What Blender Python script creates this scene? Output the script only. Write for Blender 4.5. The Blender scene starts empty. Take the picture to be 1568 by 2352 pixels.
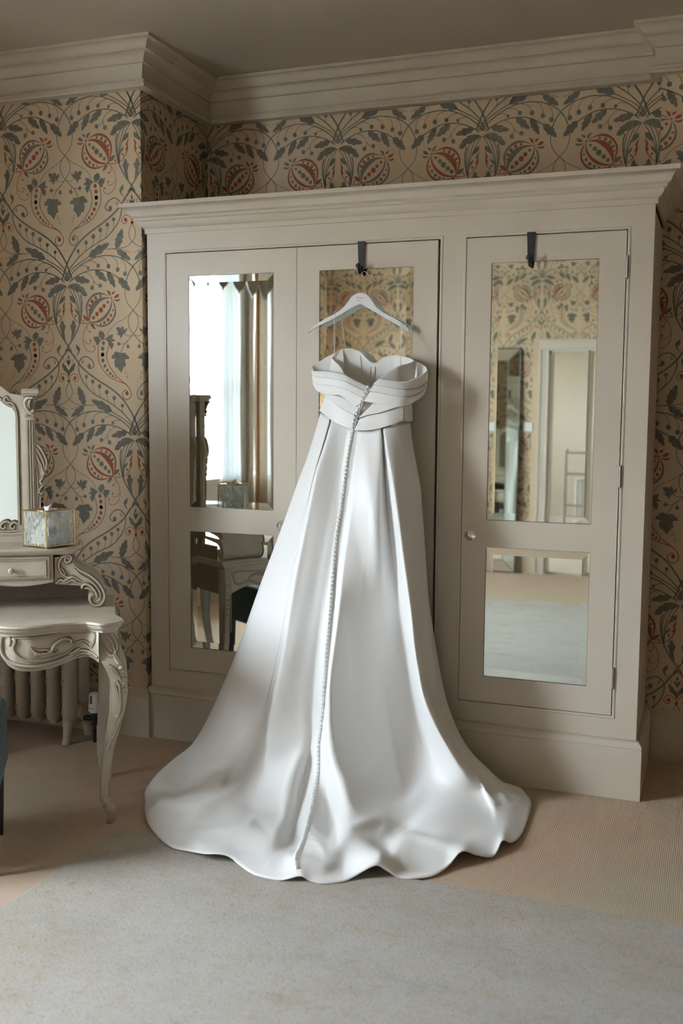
import bpy, bmesh, math, random
import numpy as np
from mathutils import Vector, Matrix

# ------------------------------------------------------------------ scene / camera / light
SC = bpy.context.scene
COL = SC.collection
random.seed(7)
rng = np.random.default_rng(7)

CAM = np.array([2.5072, -4.1854, 1.5558]); FPX = 2356.9
YAW, PIT, ROL = .3543, .0984, -.0075
_f = np.array([-math.sin(YAW)*math.cos(PIT), math.cos(YAW)*math.cos(PIT), -math.sin(PIT)])
_r = np.array([math.cos(YAW), math.sin(YAW), 0.]); _u = np.cross(_r, _f)
_r2 = _r*math.cos(ROL)-_u*math.sin(ROL); _u2 = _r*math.sin(ROL)+_u*math.cos(ROL)
cam_d = bpy.data.cameras.new('camera'); cam = bpy.data.objects.new('camera', cam_d); COL.objects.link(cam)
cam_d.sensor_fit = 'VERTICAL'; cam_d.sensor_height = 36.0; cam_d.sensor_width = 24.0
cam_d.lens = FPX/2352*36.0; cam_d.clip_start = .05; cam_d.clip_end = 200
cam.matrix_world = Matrix(((_r2[0], _u2[0], -_f[0], CAM[0]), (_r2[1], _u2[1], -_f[1], CAM[1]),
                           (_r2[2], _u2[2], -_f[2], CAM[2]), (0, 0, 0, 1)))
cam_d.dof.use_dof = True; cam_d.dof.focus_distance = 4.3; cam_d.dof.aperture_fstop = 1.8
SC.camera = cam

SC.view_settings.view_transform = 'Standard'; SC.view_settings.look = 'None'
SC.view_settings.gamma = 1.0; SC.view_settings.use_curve_mapping = False
SC.view_settings.exposure = EXPO = 1.02

world = bpy.data.worlds.new('world'); SC.world = world; world.use_nodes = True
_bg = world.node_tree.nodes['Background']
_bg.inputs[0].default_value = (.81, .905, 1.0, 1); _bg.inputs[1].default_value = 36.0

def portal(name, loc, size, rot):
    d = bpy.data.lights.new(name, 'AREA'); d.shape = 'RECTANGLE'; d.size, d.size_y = size
    d.cycles.is_portal = True
    o = bpy.data.objects.new(name, d); COL.objects.link(o); o.location = loc; o.rotation_euler = rot
    return o
# room: x -1.8..4.2, y -5.7..(-.025 / .62 / .53), window opening in the left wall
XL, XR, YF, YB, ZC = -1.35, 6.2, -5.7, -.025, 3.185
WINS = [(-4.30, -2.2, .97, 2.75)]          # y0,y1,z0,z1
BW = (-.9, .1, 1.3, 2.3)                   # added bathroom window: x0..  (in its far wall)
for WIN in WINS: portal('daylight_portal', (XL-.27, (WIN[0]+WIN[1])/2, (WIN[2]+WIN[3])/2), (WIN[3]-WIN[2], WIN[1]-WIN[0]), (0, -math.pi/2, 0))
WIN = WINS[-1]
portal('bathroom_portal', (-.62, -6.9, 1.9), (.8, .5), (0, -math.pi/2, 0))

# ------------------------------------------------------------------ pixel -> world (calibrated)
def ray(x, y):
    d = _f*FPX + _r2*(x-784) - _u2*(y-1176); return d/np.linalg.norm(d)
def PY(x, y, Y):
    d = ray(x, y); return CAM + d*(Y-CAM[1])/d[1]
def PZ(x, y, Z):
    d = ray(x, y); return CAM + d*(Z-CAM[2])/d[2]

# ------------------------------------------------------------------ materials
def srgb(r, g, b):
    f = lambda c: (c/255/12.92 if c/255 <= .04045 else ((c/255+.055)/1.055)**2.4)
    return (f(r), f(g), f(b), 1)
def mat(name, col, rough=.5, metal=0., spec=.5, noise=0., nscale=8., bump=0., bscale=200., sheen=0., coat=0., col2=None, trans=0.):
    m = bpy.data.materials.new(name); m.use_nodes = True; nt = m.node_tree
    b = nt.nodes['Principled BSDF']
    c = col if len(col) == 4 else (*col, 1)
    b.inputs['Base Color'].default_value = c; b.inputs['Roughness'].default_value = rough
    b.inputs['Metallic'].default_value = metal; b.inputs['Specular IOR Level'].default_value = spec
    if sheen: b.inputs['Sheen Weight'].default_value = sheen
    if coat: b.inputs['Coat Weight'].default_value = coat; b.inputs['Coat Roughness'].default_value = .2
    if trans: b.inputs['Transmission Weight'].default_value = trans
    tc = nt.nodes.new('ShaderNodeTexCoord')
    if noise or col2:
        n = nt.nodes.new('ShaderNodeTexNoise'); n.inputs['Scale'].default_value = nscale; n.inputs['Detail'].default_value = 4
        nt.links.new(tc.outputs['Object'], n.inputs['Vector'])
        r = nt.nodes.new('ShaderNodeValToRGB')
        c2 = col2 if col2 else tuple(x*(1-noise) for x in c[:3])
        r.color_ramp.elements[0].color = (*c2[:3], 1); r.color_ramp.elements[0].position = .35
        r.color_ramp.elements[1].color = c; r.color_ramp.elements[1].position = .62
        nt.links.new(n.outputs['Fac'], r.inputs['Fac']); nt.links.new(r.outputs['Color'], b.inputs['Base Color'])
    if bump:
        n = nt.nodes.new('ShaderNodeTexNoise'); n.inputs['Scale'].default_value = bscale; n.inputs['Detail'].default_value = 3
        nt.links.new(tc.outputs['Object'], n.inputs['Vector'])
        bp = nt.nodes.new('ShaderNodeBump'); bp.inputs['Strength'].default_value = bump; bp.inputs['Distance'].default_value = .002
        nt.links.new(n.outputs['Fac'], bp.inputs['Height']); nt.links.new(bp.outputs['Normal'], b.inputs['Normal'])
    return m

M = {}
M['wood'] = mat('painted_wood', (.615, .545, .455), .42, noise=.04, nscale=3)
M['skirting'] = mat('skirting_paint', (.58, .485, .37), .45, noise=.05, nscale=4)
M['plaster'] = mat('cornice_plaster', (.60, .52, .41), .75, noise=.08, nscale=5, bump=.15, bscale=60)
M['ceiling'] = mat('ceiling_paint', (.52, .445, .35), .85, noise=.06, nscale=1.5)
M['paper'] = mat('wallpaper_ground', (.63, .485, .325), .8, noise=.10, nscale=3.5)
M['print_grey'] = mat('wallpaper_ink_grey', (.20, .192, .155), .85, noise=.25, nscale=60)
M['print_red'] = mat('wallpaper_ink_red', (.37, .10, .048), .85, noise=.2, nscale=60)
M['print_vein'] = mat('wallpaper_ink_vein', (.20, .12, .09), .85)
M['dark'] = mat('painted_gap_shade', (.012, .01, .008), .8)
M['black'] = mat('black_metal', (.022, .022, .024), .45)
M['hinge'] = mat('dull_nickel', (.30, .28, .26), .38, metal=1)
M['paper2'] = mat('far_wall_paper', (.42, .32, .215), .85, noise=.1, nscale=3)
M['chrome'] = mat('nickel', (.55, .53, .5), .3, metal=1)
M['brass'] = mat('aged_brass', (.55, .40, .20), .32, metal=1)
M['copper'] = mat('rose_gold_wire', (.62, .42, .30), .25, metal=1)
M['white_lacquer'] = mat('white_lacquer', (.80, .81, .82), .3)
M['upvc'] = mat('white_gloss', (.8, .8, .78), .35)

def mirror_mat(name, col):
    m = bpy.data.materials.new(name); m.use_nodes = True; b = m.node_tree.nodes['Principled BSDF']
    b.inputs['Base Color'].default_value = (*col, 1); b.inputs['Metallic'].default_value = 1; b.inputs['Roughness'].default_value = 0.0
    return m
M['mirror'] = mirror_mat('mirror_glass', (.80, .845, .79))
M['mirror_edge'] = mat('mirror_edge', (.07, .09, .08), .3)

def glass_mat(name, col, ior=1.45, rough=0.):
    m = bpy.data.materials.new(name); m.use_nodes = True; b = m.node_tree.nodes['Principled BSDF']
    b.inputs['Base Color'].default_value = (*col, 1); b.inputs['Transmission Weight'].default_value = 1
    b.inputs['Roughness'].default_value = rough; b.inputs['IOR'].default_value = ior
    return m
M['crystal'] = glass_mat('crystal', (.95, .93, .9), 1.5)
def pane_mat(name, col, refl=.08, bumpscale=0., bs=.5):
    m = bpy.data.materials.new(name); m.use_nodes = True; nt = m.node_tree
    for n in list(nt.nodes): nt.nodes.remove(n)
    o = nt.nodes.new('ShaderNodeOutputMaterial'); t = nt.nodes.new('ShaderNodeBsdfTransparent'); g = nt.nodes.new('ShaderNodeBsdfGlossy')
    x = nt.nodes.new('ShaderNodeMixShader'); t.inputs[0].default_value = (*col, 1); g.inputs['Roughness'].default_value = .02
    x.inputs[0].default_value = refl
    nt.links.new(t.outputs[0], x.inputs[1]); nt.links.new(g.outputs[0], x.inputs[2]); nt.links.new(x.outputs[0], o.inputs[0])
    return m
M['pane'] = pane_mat('window_pane', (.97, .98, .98), .05)

# ------------------------------------------------------------------ geometry helpers
def tag(o, label=None, cat=None, group=None, kind=None):
    if label: o['label'] = label
    if cat: o['category'] = cat
    if group: o['group'] = group
    if kind: o['kind'] = kind
    return o
def empty(name, loc=(0, 0, 0), rz=0.):
    o = bpy.data.objects.new(name, None); COL.objects.link(o); o.location = loc; o.rotation_euler = (0, 0, rz); o.empty_display_size = .05
    return o
def raw(name, me, m=None, parent=None):
    if m is not None:
        for k in (m if isinstance(m, (list, tuple)) else [m]): me.materials.append(k)
    o = bpy.data.objects.new(name, me); COL.objects.link(o)
    if parent is not None: o.parent = parent
    return o

class MB:
    """collects geometry for one mesh"""
    def __init__(s): s.v = []; s.f = []; s.mi = []
    def add(s, vs, fs, mi=0):
        k = len(s.v); s.v.extend([tuple(map(float, p)) for p in vs]); s.f.extend([tuple(i+k for i in f) for f in fs]); s.mi.extend([mi]*len(fs)); return s
    def box(s, a, b, mi=0):
        (x0, y0, z0), (x1, y1, z1) = a, b
        vs = [(x0, y0, z0), (x1, y0, z0), (x1, y1, z0), (x0, y1, z0), (x0, y0, z1), (x1, y0, z1), (x1, y1, z1), (x0, y1, z1)]
        return s.add(vs, [(0, 3, 2, 1), (4, 5, 6, 7), (0, 1, 5, 4), (1, 2, 6, 5), (2, 3, 7, 6), (3, 0, 4, 7)], mi)
    def grid(s, P, cu=False, cv=False, mi=0, flip=False):
        P = np.asarray(P, float); n, m = P.shape[:2]; fs = []
        for i in range(n if cu else n-1):
            for j in range(m if cv else m-1):
                a = i*m+j; b = ((i+1) % n)*m+j; c = ((i+1) % n)*m+(j+1) % m; d = i*m+(j+1) % m
                fs.append((a, d, c, b) if flip else (a, b, c, d))
        return s.add(P.reshape(-1, 3), fs, mi)
    def tube(s, pts, r, n=8, caps=True, mi=0, flat=1.0, up=None):
        pts = np.asarray(pts, float); k = len(pts); r = np.full(k, r) if np.isscalar(r) else np.asarray(r, float)
        T = np.gradient(pts, axis=0); T /= (np.linalg.norm(T, axis=1)[:, None]+1e-12)
        ref = np.array(up if up is not None else (0, 0, 1.)); 
        if up is None and abs(T[0]@ref) > .9: ref = np.array((1., 0, 0))
        N = np.zeros_like(pts); nprev = ref-T[0]*(ref@T[0]); nprev /= np.linalg.norm(nprev)
        rows = []
        for i in range(k):
            base = ref if up is not None else nprev
            q = base-T[i]*(base@T[i]); q /= (np.linalg.norm(q)+1e-12); nprev = q; bn = np.cross(T[i], q)
            rows.append([pts[i]+r[i]*(flat*math.cos(2*math.pi*j/n)*q+math.sin(2*math.pi*j/n)*bn) for j in range(n)])
        s.grid(rows, cv=True, mi=mi, flip=True)
        if caps:
            b = len(s.v)-k*n
            s.f.append(tuple(b+j for j in range(n))); s.mi.append(mi)
            s.f.append(tuple(b+(k-1)*n+j for j in reversed(range(n)))); s.mi.append(mi)
        return s
    def ball(s, c, r, n=10, m=7, sc=(1, 1, 1), mi=0):
        c = np.asarray(c, float); rows = []
        for i in range(1, m):
            t = math.pi*i/m
            rows.append([c+r*np.array((sc[0]*math.sin(t)*math.cos(2*math.pi*j/n), sc[1]*math.sin(t)*math.sin(2*math.pi*j/n), sc[2]*math.cos(t))) for j in range(n)])
        b = len(s.v); s.grid(rows, cv=True, mi=mi)
        s.v.append(tuple(c+np.array((0, 0, r*sc[2])))); s.v.append(tuple(c-np.array((0, 0, r*sc[2]))))
        tp = len(s.v)-2
        for j in range(n):
            s.f.append((tp, b+j, b+(j+1) % n)); s.mi.append(mi)
            e = b+(m-2)*n; s.f.append((tp+1, e+(j+1) % n, e+j)); s.mi.append(mi)
        return s
    def lathe(s, prof, c=(0, 0, 0), n=24, mi=0, axis='z'):
        rows = []
        for (r, z) in prof:
            row = []
            for j in range(n):
                a = 2*math.pi*j/n; p = (r*math.cos(a), r*math.sin(a), z)
                if axis == 'y': p = (p[0], p[2], p[1])
                if axis == 'x': p = (p[2], p[0], p[1])
                row.append((p[0]+c[0], p[1]+c[1], p[2]+c[2]))
            rows.append(row)
        s.grid(rows, cv=True, mi=mi)
        b = len(s.v)-len(prof)*n
        s.f.append(tuple(b+j for j in reversed(range(n)))); s.mi.append(mi)
        s.f.append(tuple(b+(len(prof)-1)*n+j for j in range(n))); s.mi.append(mi)
        return s
    def prism(s, poly, h0, h1, fn=None, mi=0):
        """polygon in 2D (a,b) extruded from h0 to h1; fn(a,b,h)->xyz"""
        fn = fn or (lambda a, b, h: (a, b, h)); n = len(poly)
        vs = [fn(a, b, h0) for a, b in poly]+[fn(a, b, h1) for a, b in poly]
        fs = [tuple(reversed(range(n))), tuple(range(n, 2*n))]+[(i, (i+1) % n, n+(i+1) % n, n+i) for i in range(n)]
        return s.add(vs, fs, mi)
    def xf(s, fn, start=0):
        for i in range(start, len(s.v)): s.v[i] = tuple(map(float, fn(*s.v[i])))
        return s
    def build(s, name, m=None, parent=None, smooth=False, bevel=0., bseg=2, angle=40, subsurf=0, fixn=True, weld=0.):
        me = bpy.data.meshes.new(name); me.from_pydata(s.v, [], s.f)
        if m is not None:
            for k in (m if isinstance(m, (list, tuple)) else [m]): me.materials.append(k)
        if any(s.mi): me.polygons.foreach_set('material_index', s.mi)
        if fixn or weld:
            bm = bmesh.new(); bm.from_mesh(me)
            if weld: bmesh.ops.remove_doubles(bm, verts=bm.verts, dist=weld)
            if fixn: bmesh.ops.recalc_face_normals(bm, faces=bm.faces)
            bm.to_mesh(me); bm.free()
        if smooth:
            me.polygons.foreach_set('use_smooth', [True]*len(me.polygons))
            if angle < 180: me.set_sharp_from_angle(angle=math.radians(angle))
        o = bpy.data.objects.new(name, me); COL.objects.link(o)
        if parent is not None: o.parent = parent
        if bevel:
            b = o.modifiers.new('bevel', 'BEVEL'); b.width = bevel; b.segments = bseg; b.limit_method = 'ANGLE'
        if subsurf:
            b = o.modifiers.new('subsurf', 'SUBSURF'); b.levels = b.render_levels = subsurf
        return o

def cr(pts, n=8, closed=False):
    """Catmull-Rom through pts (any dim), n samples per span"""
    P = np.asarray(pts, float)
    if closed: Q = np.vstack([P[-1], P, P[0], P[1]])
    else: Q = np.vstack([2*P[0]-P[1], P, 2*P[-1]-P[-2]])
    out = []
    for i in range(1, len(Q)-2):
        p0, p1, p2, p3 = Q[i-1], Q[i], Q[i+1], Q[i+2]
        for t in np.linspace(0, 1, n, endpoint=False):
            out.append(.5*((2*p1)+(-p0+p2)*t+(2*p0-5*p1+4*p2-p3)*t*t+(-p0+3*p1-3*p2+p3)*t**3))
    if not closed: out.append(Q[-2])
    return np.array(out)
def resample(P, n):
    P = np.asarray(P, float); d = np.r_[0, np.cumsum(np.linalg.norm(np.diff(P, axis=0), axis=1))]
    t = np.linspace(0, d[-1], n); return np.stack([np.interp(t, d, P[:, k]) for k in range(P.shape[1])], 1)
def spiral(c, r0, a0, turns, r1, n=24):
    """2D spiral points from radius r0 at angle a0 to r1"""
    t = np.linspace(0, 1, n); a = a0+turns*2*math.pi*t; r = r0+(r1-r0)*t**.8
    return np.stack([c[0]+r*np.cos(a), c[1]+r*np.sin(a)], 1)

def moulding(mb, path, prof, closed=False, side=1, z0=0.):
    """sweep prof [(out, z)] along a 2D path; side=1 offsets to the right of travel; mitred"""
    P = [np.array(p, float) for p in path]; n = len(P); mit = []
    for i in range(n):
        def nrm(a, b):
            d = b-a; d /= np.linalg.norm(d); return np.array((d[1], -d[0]))*side
        if closed or 0 < i < n-1:
            n1 = nrm(P[i-1], P[i]); n2 = nrm(P[i], P[(i+1) % n]); m = n1+n2; m = m/(m@n1)
        elif i == 0: m = nrm(P[0], P[1])
        else: m = nrm(P[-2], P[-1])
        mit.append(m)
    rows = [[(*(P[i]+mit[i]*o), z0+z) for (o, z) in prof] for i in range(n)]
    mb.grid(rows, cu=closed)
    return mb
# ------------------------------------------------------------------ room shell
def carpet_mat():
    m = bpy.data.materials.new('ribbed_carpet'); m.use_nodes = True; nt = m.node_tree; b = nt.nodes['Principled BSDF']
    N = nt.nodes.new; L = nt.links.new
    tc = N('ShaderNodeTexCoord'); mp = N('ShaderNodeMapping'); mp.inputs['Rotation'].default_value = (0, 0, .0)
    L(tc.outputs['Object'], mp.inputs['Vector'])
    w = N('ShaderNodeTexWave'); w.wave_type = 'BANDS'; w.bands_direction = 'X'; w.inputs['Scale'].default_value = 46; w.inputs['Distortion'].default_value = .35; w.inputs['Detail'].default_value = 2; w.inputs['Detail Scale'].default_value = 20
    L(mp.outputs[0], w.inputs['Vector'])
    n = N('ShaderNodeTexNoise'); n.inputs['Scale'].default_value = 170; n.inputs['Detail'].default_value = 3; L(mp.outputs[0], n.inputs['Vector'])
    n2 = N('ShaderNodeTexNoise'); n2.inputs['Scale'].default_value = 1.4; n2.inputs['Detail'].default_value = 3; L(mp.outputs[0], n2.inputs['Vector'])
    mx = N('ShaderNodeMath'); mx.operation = 'MULTIPLY'; L(w.outputs['Fac'], mx.inputs[0]); L(n.outputs['Fac'], mx.inputs[1])
    r = N('ShaderNodeValToRGB'); r.color_ramp.elements[0].color = (.50, .375, .275, 1); r.color_ramp.elements[1].color = (.76, .60, .465, 1); r.color_ramp.elements[1].position = .6
    L(mx.outputs[0], r.inputs['Fac'])
    hv = N('ShaderNodeMixRGB'); hv.blend_type = 'MULTIPLY'; hv.inputs[0].default_value = .25; L(r.outputs['Color'], hv.inputs[1]); L(n2.outputs['Color'], hv.inputs[2])
    L(hv.outputs[0], b.inputs['Base Color']); b.inputs['Roughness'].default_value = .95; b.inputs['Specular IOR Level'].default_value = .1
    bp = N('ShaderNodeBump'); bp.inputs['Strength'].default_value = .5; bp.inputs['Distance'].default_value = .003; L(mx.outputs[0], bp.inputs['Height']); L(bp.outputs[0], b.inputs['Normal'])
    return m
M['carpet'] = carpet_mat()

tag(MB().box((XL-.3, YF-.15, -.1), (XR+.15, .8, 0)).build('floor', M['carpet']), 'beige ribbed wool carpet across the room', kind='structure')
tag(MB().box((XL-.3, YF-.15, ZC), (XR+.15, .8, ZC+.1)).build('ceiling', M['ceiling']), 'plain off-white plaster ceiling above the cornice', kind='structure')
wl = MB()
_e = YF-.15
for w in WINS:
    wl.box((XL-.3, _e, 0), (XL, w[0], ZC)); wl.box((XL-.3, w[0], 0), (XL, w[1], w[2])); wl.box((XL-.3, w[0], w[3]), (XL, w[1], ZC)); _e = w[1]
wl.box((XL-.3, _e, 0), (XL, .8, ZC))
wall_left = tag(wl.build('wall_left', M['paper']), 'window wall on the left of the room', kind='structure')
wall_bl = tag(MB().box((XL, YB, 0), (-.012, .8, ZC)).build('wall_back_left', M['paper']), 'papered wall face behind the dressing table with its corner return beside the wardrobe', kind='structure')
YA, YR2, XS = .62, .53, 2.204
wall_back = tag(MB().box((-.012, YA, 0), (XS, .8, ZC)).build('wall_back', M['paper']), 'papered alcove wall above the wardrobe', kind='structure')
wall_br = tag(MB().box((XS, YR2, 0), (XR+.15, .8, ZC)).build('wall_back_right', M['paper']), 'papered wall to the right of the wardrobe', kind='structure')
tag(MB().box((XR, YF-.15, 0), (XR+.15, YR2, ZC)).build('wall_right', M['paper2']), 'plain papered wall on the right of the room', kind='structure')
DO = (.94, 1.72, 2.14)
wf = MB(); wf.box((XL, YF-.15, 0), (DO[0], YF, ZC)); wf.box((DO[1], YF-.15, 0), (XR, YF, ZC)); wf.box((DO[0], YF-.15, DO[2]), (DO[1], YF, ZC))
wall_front = tag(wf.build('wall_front', M['paper']), 'papered wall opposite the wardrobe, seen in its mirrors', kind='structure')

# cornice all round
cprof = [(0, 2.985), (.046, 2.985), (.05, 2.99), (.05, 2.998), (.042, 3.001), (.042, 3.006), (.047, 3.010), (.045, 3.016), (.028, 3.022), (.026, 3.03),
         (.032, 3.085), (.034, 3.088), (.044, 3.09), (.044, 3.099), (.046, 3.102), (.050, 3.112), (.058, 3.122), (.070, 3.130), (.080, 3.133), (.080, 3.143),
         (.084, 3.146), (.088, 3.155), (.096, 3.164), (.108, 3.170), (.116, 3.172), (.116, 3.185)]
path = [(XL, YF), (XL, YB), (-.012, YB), (-.012, YA), (XS, YA), (XS, YR2), (XR, YR2), (XR, YF)]
co = moulding(MB(), path, cprof, closed=True).build('trim_1', M['plaster'], smooth=True, angle=35)
tag(co, 'deep moulded plaster cornice running round the ceiling', kind='structure')
# skirting boards
bprof = [(0, 0), (.022, 0), (.022, .19), (.019, .196), (.021, .203), (.021, .212), (.014, .222), (.006, .228), (.004, .235), (0, .236)]
tag(moulding(MB(), [(XL, YF), (XL, YB), (-.012, YB), (-.012, .0)], bprof).build('baseboard_left', M['skirting'], smooth=True, angle=30), 'cream moulded skirting board below the wallpaper on the left', kind='structure')
tag(moulding(MB(), [(2.20, YR2), (XR, YR2), (XR, YF)], bprof).build('baseboard_right', M['skirting'], smooth=True, angle=30), 'cream moulded skirting board in shadow right of the wardrobe', kind='structure')
bf = moulding(MB(), [(XR, YF), (DO[1]+.1, YF)], bprof); moulding(bf, [(DO[0]-.1, YF), (XL, YF)], bprof)
tag(bf.build('baseboard_front', M['skirting'], smooth=True, angle=30), 'cream skirting board beside the far doorway', kind='structure')
# architrave round far doorway
ap = [(0, 0), (.02, 0), (.024, .012), (.02, .022), (.022, .07), (.03, .078), (.03, .1), (0, .1)]
am = MB()
for (x0, sgn) in ((DO[0], -1), (DO[1], 1)):
    am.add([(x0+sgn*w, YF+o, z) for z in (0, DO[2]) for (o, w) in ap], [(i, (i+1) % 8, 8+(i+1) % 8, 8+i) for i in range(8)]+[tuple(range(8)), tuple(range(8, 16))])
am.add([(x, YF+o, DO[2]+w) for x in (DO[0]-.1, DO[1]+.1) for (o, w) in ap], [(i, (i+1) % 8, 8+(i+1) % 8, 8+i) for i in range(8)]+[tuple(range(8)), tuple(range(8, 16))])
am.box((DO[0]-.01, YF-.155, 0), (DO[0]+.02, YF+.003, DO[2])); am.box((DO[1]-.02, YF-.155, 0), (DO[1]+.01, YF+.003, DO[2])); am.box((DO[0], YF-.155, DO[2]-.02), (DO[1], YF+.003, DO[2]+.01))
tag(am.build('trim_2', M['wood']), 'painted architrave round the doorway opposite', kind='structure')

# bathroom beyond the doorway
M['bath_wall'] = mat('bathroom_paint', (.74, .68, .60), .7)
by0, by1 = -8.2, YF-.15
bw = MB()
bw.box((-.7, by0-.1, 0), (2.8, by0, 2.8)); bw.box((2.7, by0, 0), (2.8, by1, 2.8)); bw.box((-.7, by0, 2.7), (2.8, by1, 2.8)); bw.box((-.7, by0, -.1), (2.8, by1, 0))
bw.box((-.7, by0, 0), (-.6, -7.15, 2.7)); bw.box((-.7, -6.65, 0), (-.6, by1, 2.7)); bw.box((-.7, -7.15, 0), (-.6, -6.65, 1.5)); bw.box((-.7, -7.15, 2.3), (-.6, -6.65, 2.7))
tag(bw.build('wall_bathroom', M['bath_wall']), 'pale painted walls of the bathroom beyond the doorway', kind='structure')
tag(MB().box((-.66, -7.15, 1.5), (-.655, -6.65, 2.3)).build('window_2', M['pane']), 'pane of an added, unseen bathroom window', kind='structure')  # unseen window, put in to bring light into the bathroom

# sash windows in the left wall
for WIN in WINS:
    win = tag(empty('window_%d' % (1 if WIN is WINS[-1] else 3), (XL, (WIN[0]+WIN[1])/2, WIN[2])), 'white sash window with glazing bars in the left wall', kind='structure')
    def wbox(a, b, name, m, parent=None, bevel=0.):
        ox = np.array((XL, (WIN[0]+WIN[1])/2, WIN[2])); return MB().box(np.array(a)-ox, np.array(b)-ox).build(name, m, parent or win, bevel=bevel)
    y0, y1, z0, z1 = WIN; zm = 1.80
    for nm, a, b in (('window_frame', (XL-.26, y0, z0), (XL-.12, y0+.06, z1)), ('window_frame', (XL-.26, y1-.06, z0), (XL-.12, y1, z1)), ('window_frame', (XL-.26, y0+.06, z1-.06), (XL-.12, y1-.06, z1)),
                     ('mullion', (XL-.26, -3.46, z0), (XL-.12, -3.36, z1-.06)), ('window_sill', (XL-.26, y0-.0, z0), (XL+.04, y1+.0, z0+.035)), ('reveal_board', (XL-.12, y0, z0+.035), (XL, y0+.02, z1)), ('reveal_board', (XL-.12, y1-.02, z0+.035), (XL, y1, z1)), ('reveal_board', (XL-.12, y0+.02, z1-.02), (XL, y1-.02, z1))):
        wbox(a, b, nm, M['upvc'], bevel=.003)
    for (za, zb, xs) in ((z0+.035, zm+.03, XL-.17), (zm-.02, z1-.06, XL-.215)):
        sash = wbox((xs, y0+.06, za), (xs+.04, y0+.11, zb), 'sash', M['upvc'])
        ox = np.array((XL, (WIN[0]+WIN[1])/2, WIN[2]))
        s = MB()
        for a, b in (((xs, y1-.11, za), (xs+.04, y1-.06, zb)), ((xs, y0+.11, za), (xs+.04, y1-.11, za+.06)), ((xs, y0+.11, zb-.05), (xs+.04, y1-.11, zb))): s.box(np.array(a)-ox, np.array(b)-ox)
        s.build('sash_rail', M['upvc'], sash)
        s = MB(); nb = 8; ys = np.linspace(y0+.11, y1-.11, nb+1)
        for yy in ys[1:-1]: s.box(np.array((xs+.006, yy-.012, za+.06))-ox, np.array((xs+.034, yy+.012, zb-.05))-ox)
        zc_ = (za+zb)/2; s.box(np.array((xs+.006, y0+.11, zc_-.012))-ox, np.array((xs+.034, y1-.11, zc_+.012))-ox)
        s.build('glazing_bar', M['upvc'], sash)
        for i in range(nb):
            for (p, q) in ((za+.06, zc_-.012), (zc_+.012, zb-.05)):
                wbox((xs+.018, ys[i]+(.012 if i else 0), p), (xs+.021, ys[i+1]-(.012 if i < nb-1 else 0), q), 'pane', M['pane'], sash)


WIN = WINS[-1]
# guessed white door leaf, added and turned to give the dressing mirror a pale reflection
DR1 = tag(empty('added_door_1', (DO[1]+.01, YF+.02, 0), math.radians(38)), 'guessed white flush door added open at the far doorway', kind='structure')
MB().box((0, 0, .01), (.76, .04, 2.12)).build('leaf', M['upvc'], DR1, bevel=.002)
MB().lathe([(0, 0), (.02, 0), (.02, -.01), (.01, -.015), (.012, -.04), (.026, -.055), (.022, -.07), (0, -.072)], (.69, 0, 1.02), 18, axis='y').build('handle', M['brass'], DR1, smooth=True)
# stone house across the street
def stone_mat():
    m = mat('sandstone', (.55, .46, .35), .9); nt = m.node_tree; b = nt.nodes['Principled BSDF']; t = nt.nodes.new('ShaderNodeTexCoord'); mp = nt.nodes.new('ShaderNodeMapping'); mp.inputs['Rotation'].default_value = (math.pi/2, 0, math.pi/2)
    k = nt.nodes.new('ShaderNodeTexBrick'); k.inputs['Scale'].default_value = 1.0; k.inputs['Color1'].default_value = (.74, .66, .53, 1); k.inputs['Color2'].default_value = (.64, .56, .44, 1); k.inputs['Mortar'].default_value = (.4, .36, .3, 1); k.inputs['Mortar Size'].default_value = .012
    nt.links.new(t.outputs['Generated'], mp.inputs[0]); nt.links.new(t.outputs['Object'], k.inputs['Vector']); nt.links.new(k.outputs['Color'], b.inputs['Base Color']); return m
M['stone'] = stone_mat()
BLD = tag(empty('stone_building', (-11, -8, -6)), 'pale stone building across the street outside the window', 'building')
mb = MB(); cols_ = [(-9+3.2*i, -9+3.2*i+1.3) for i in range(7)]; lev = [(1.2, 3.2), (4.6, 6.9)]; ys_ = [-12]+[v for c in cols_ for v in c]+[14]; zs_ = [0]+[v for l in lev for v in l]+[8.3]
for i in range(len(ys_)-1):
    for j in range(len(zs_)-1):
        if i % 2 and j % 2: continue
        mb.box((-.4, ys_[i], zs_[j]), (0, ys_[i+1], zs_[j+1]))
mb.build('wall', M['stone'], BLD)
dkg = mat('dark_window', (.05, .055, .06), .1)
for c in cols_:
    for l in lev:
        w = MB().box((-.3, c[0], l[0]), (-.28, c[1], l[1])).build('window', dkg, BLD)
        f = MB(); f.box((-.28, c[0], (l[0]+l[1])/2-.04), (-.22, c[1], (l[0]+l[1])/2+.04)); f.box((-.28, (c[0]+c[1])/2-.03, l[0]), (-.23, (c[0]+c[1])/2+.03, l[1])); f.box((-.28, c[0], l[0]), (-.2, c[0]+.07, l[1])); f.box((-.28, c[1]-.07, l[0]), (-.2, c[1], l[1])); f.build('window_frame', M['upvc'], w)

tag(MB().box((XL, WIN[0]-.35, .236), (XL+.012, WIN[1]+.1, WIN[2])).build('trim_3', M['upvc'], bevel=.002), 'white panel below the window sill', kind='structure')

tag(MB().box((-16, -24, -6.3), (XL-.3, 12, -6.0)).build('ground', mat('street_paving', (.24, .23, .21), .9, noise=.2, nscale=.5)), 'street paving below the window', kind='structure')
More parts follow.
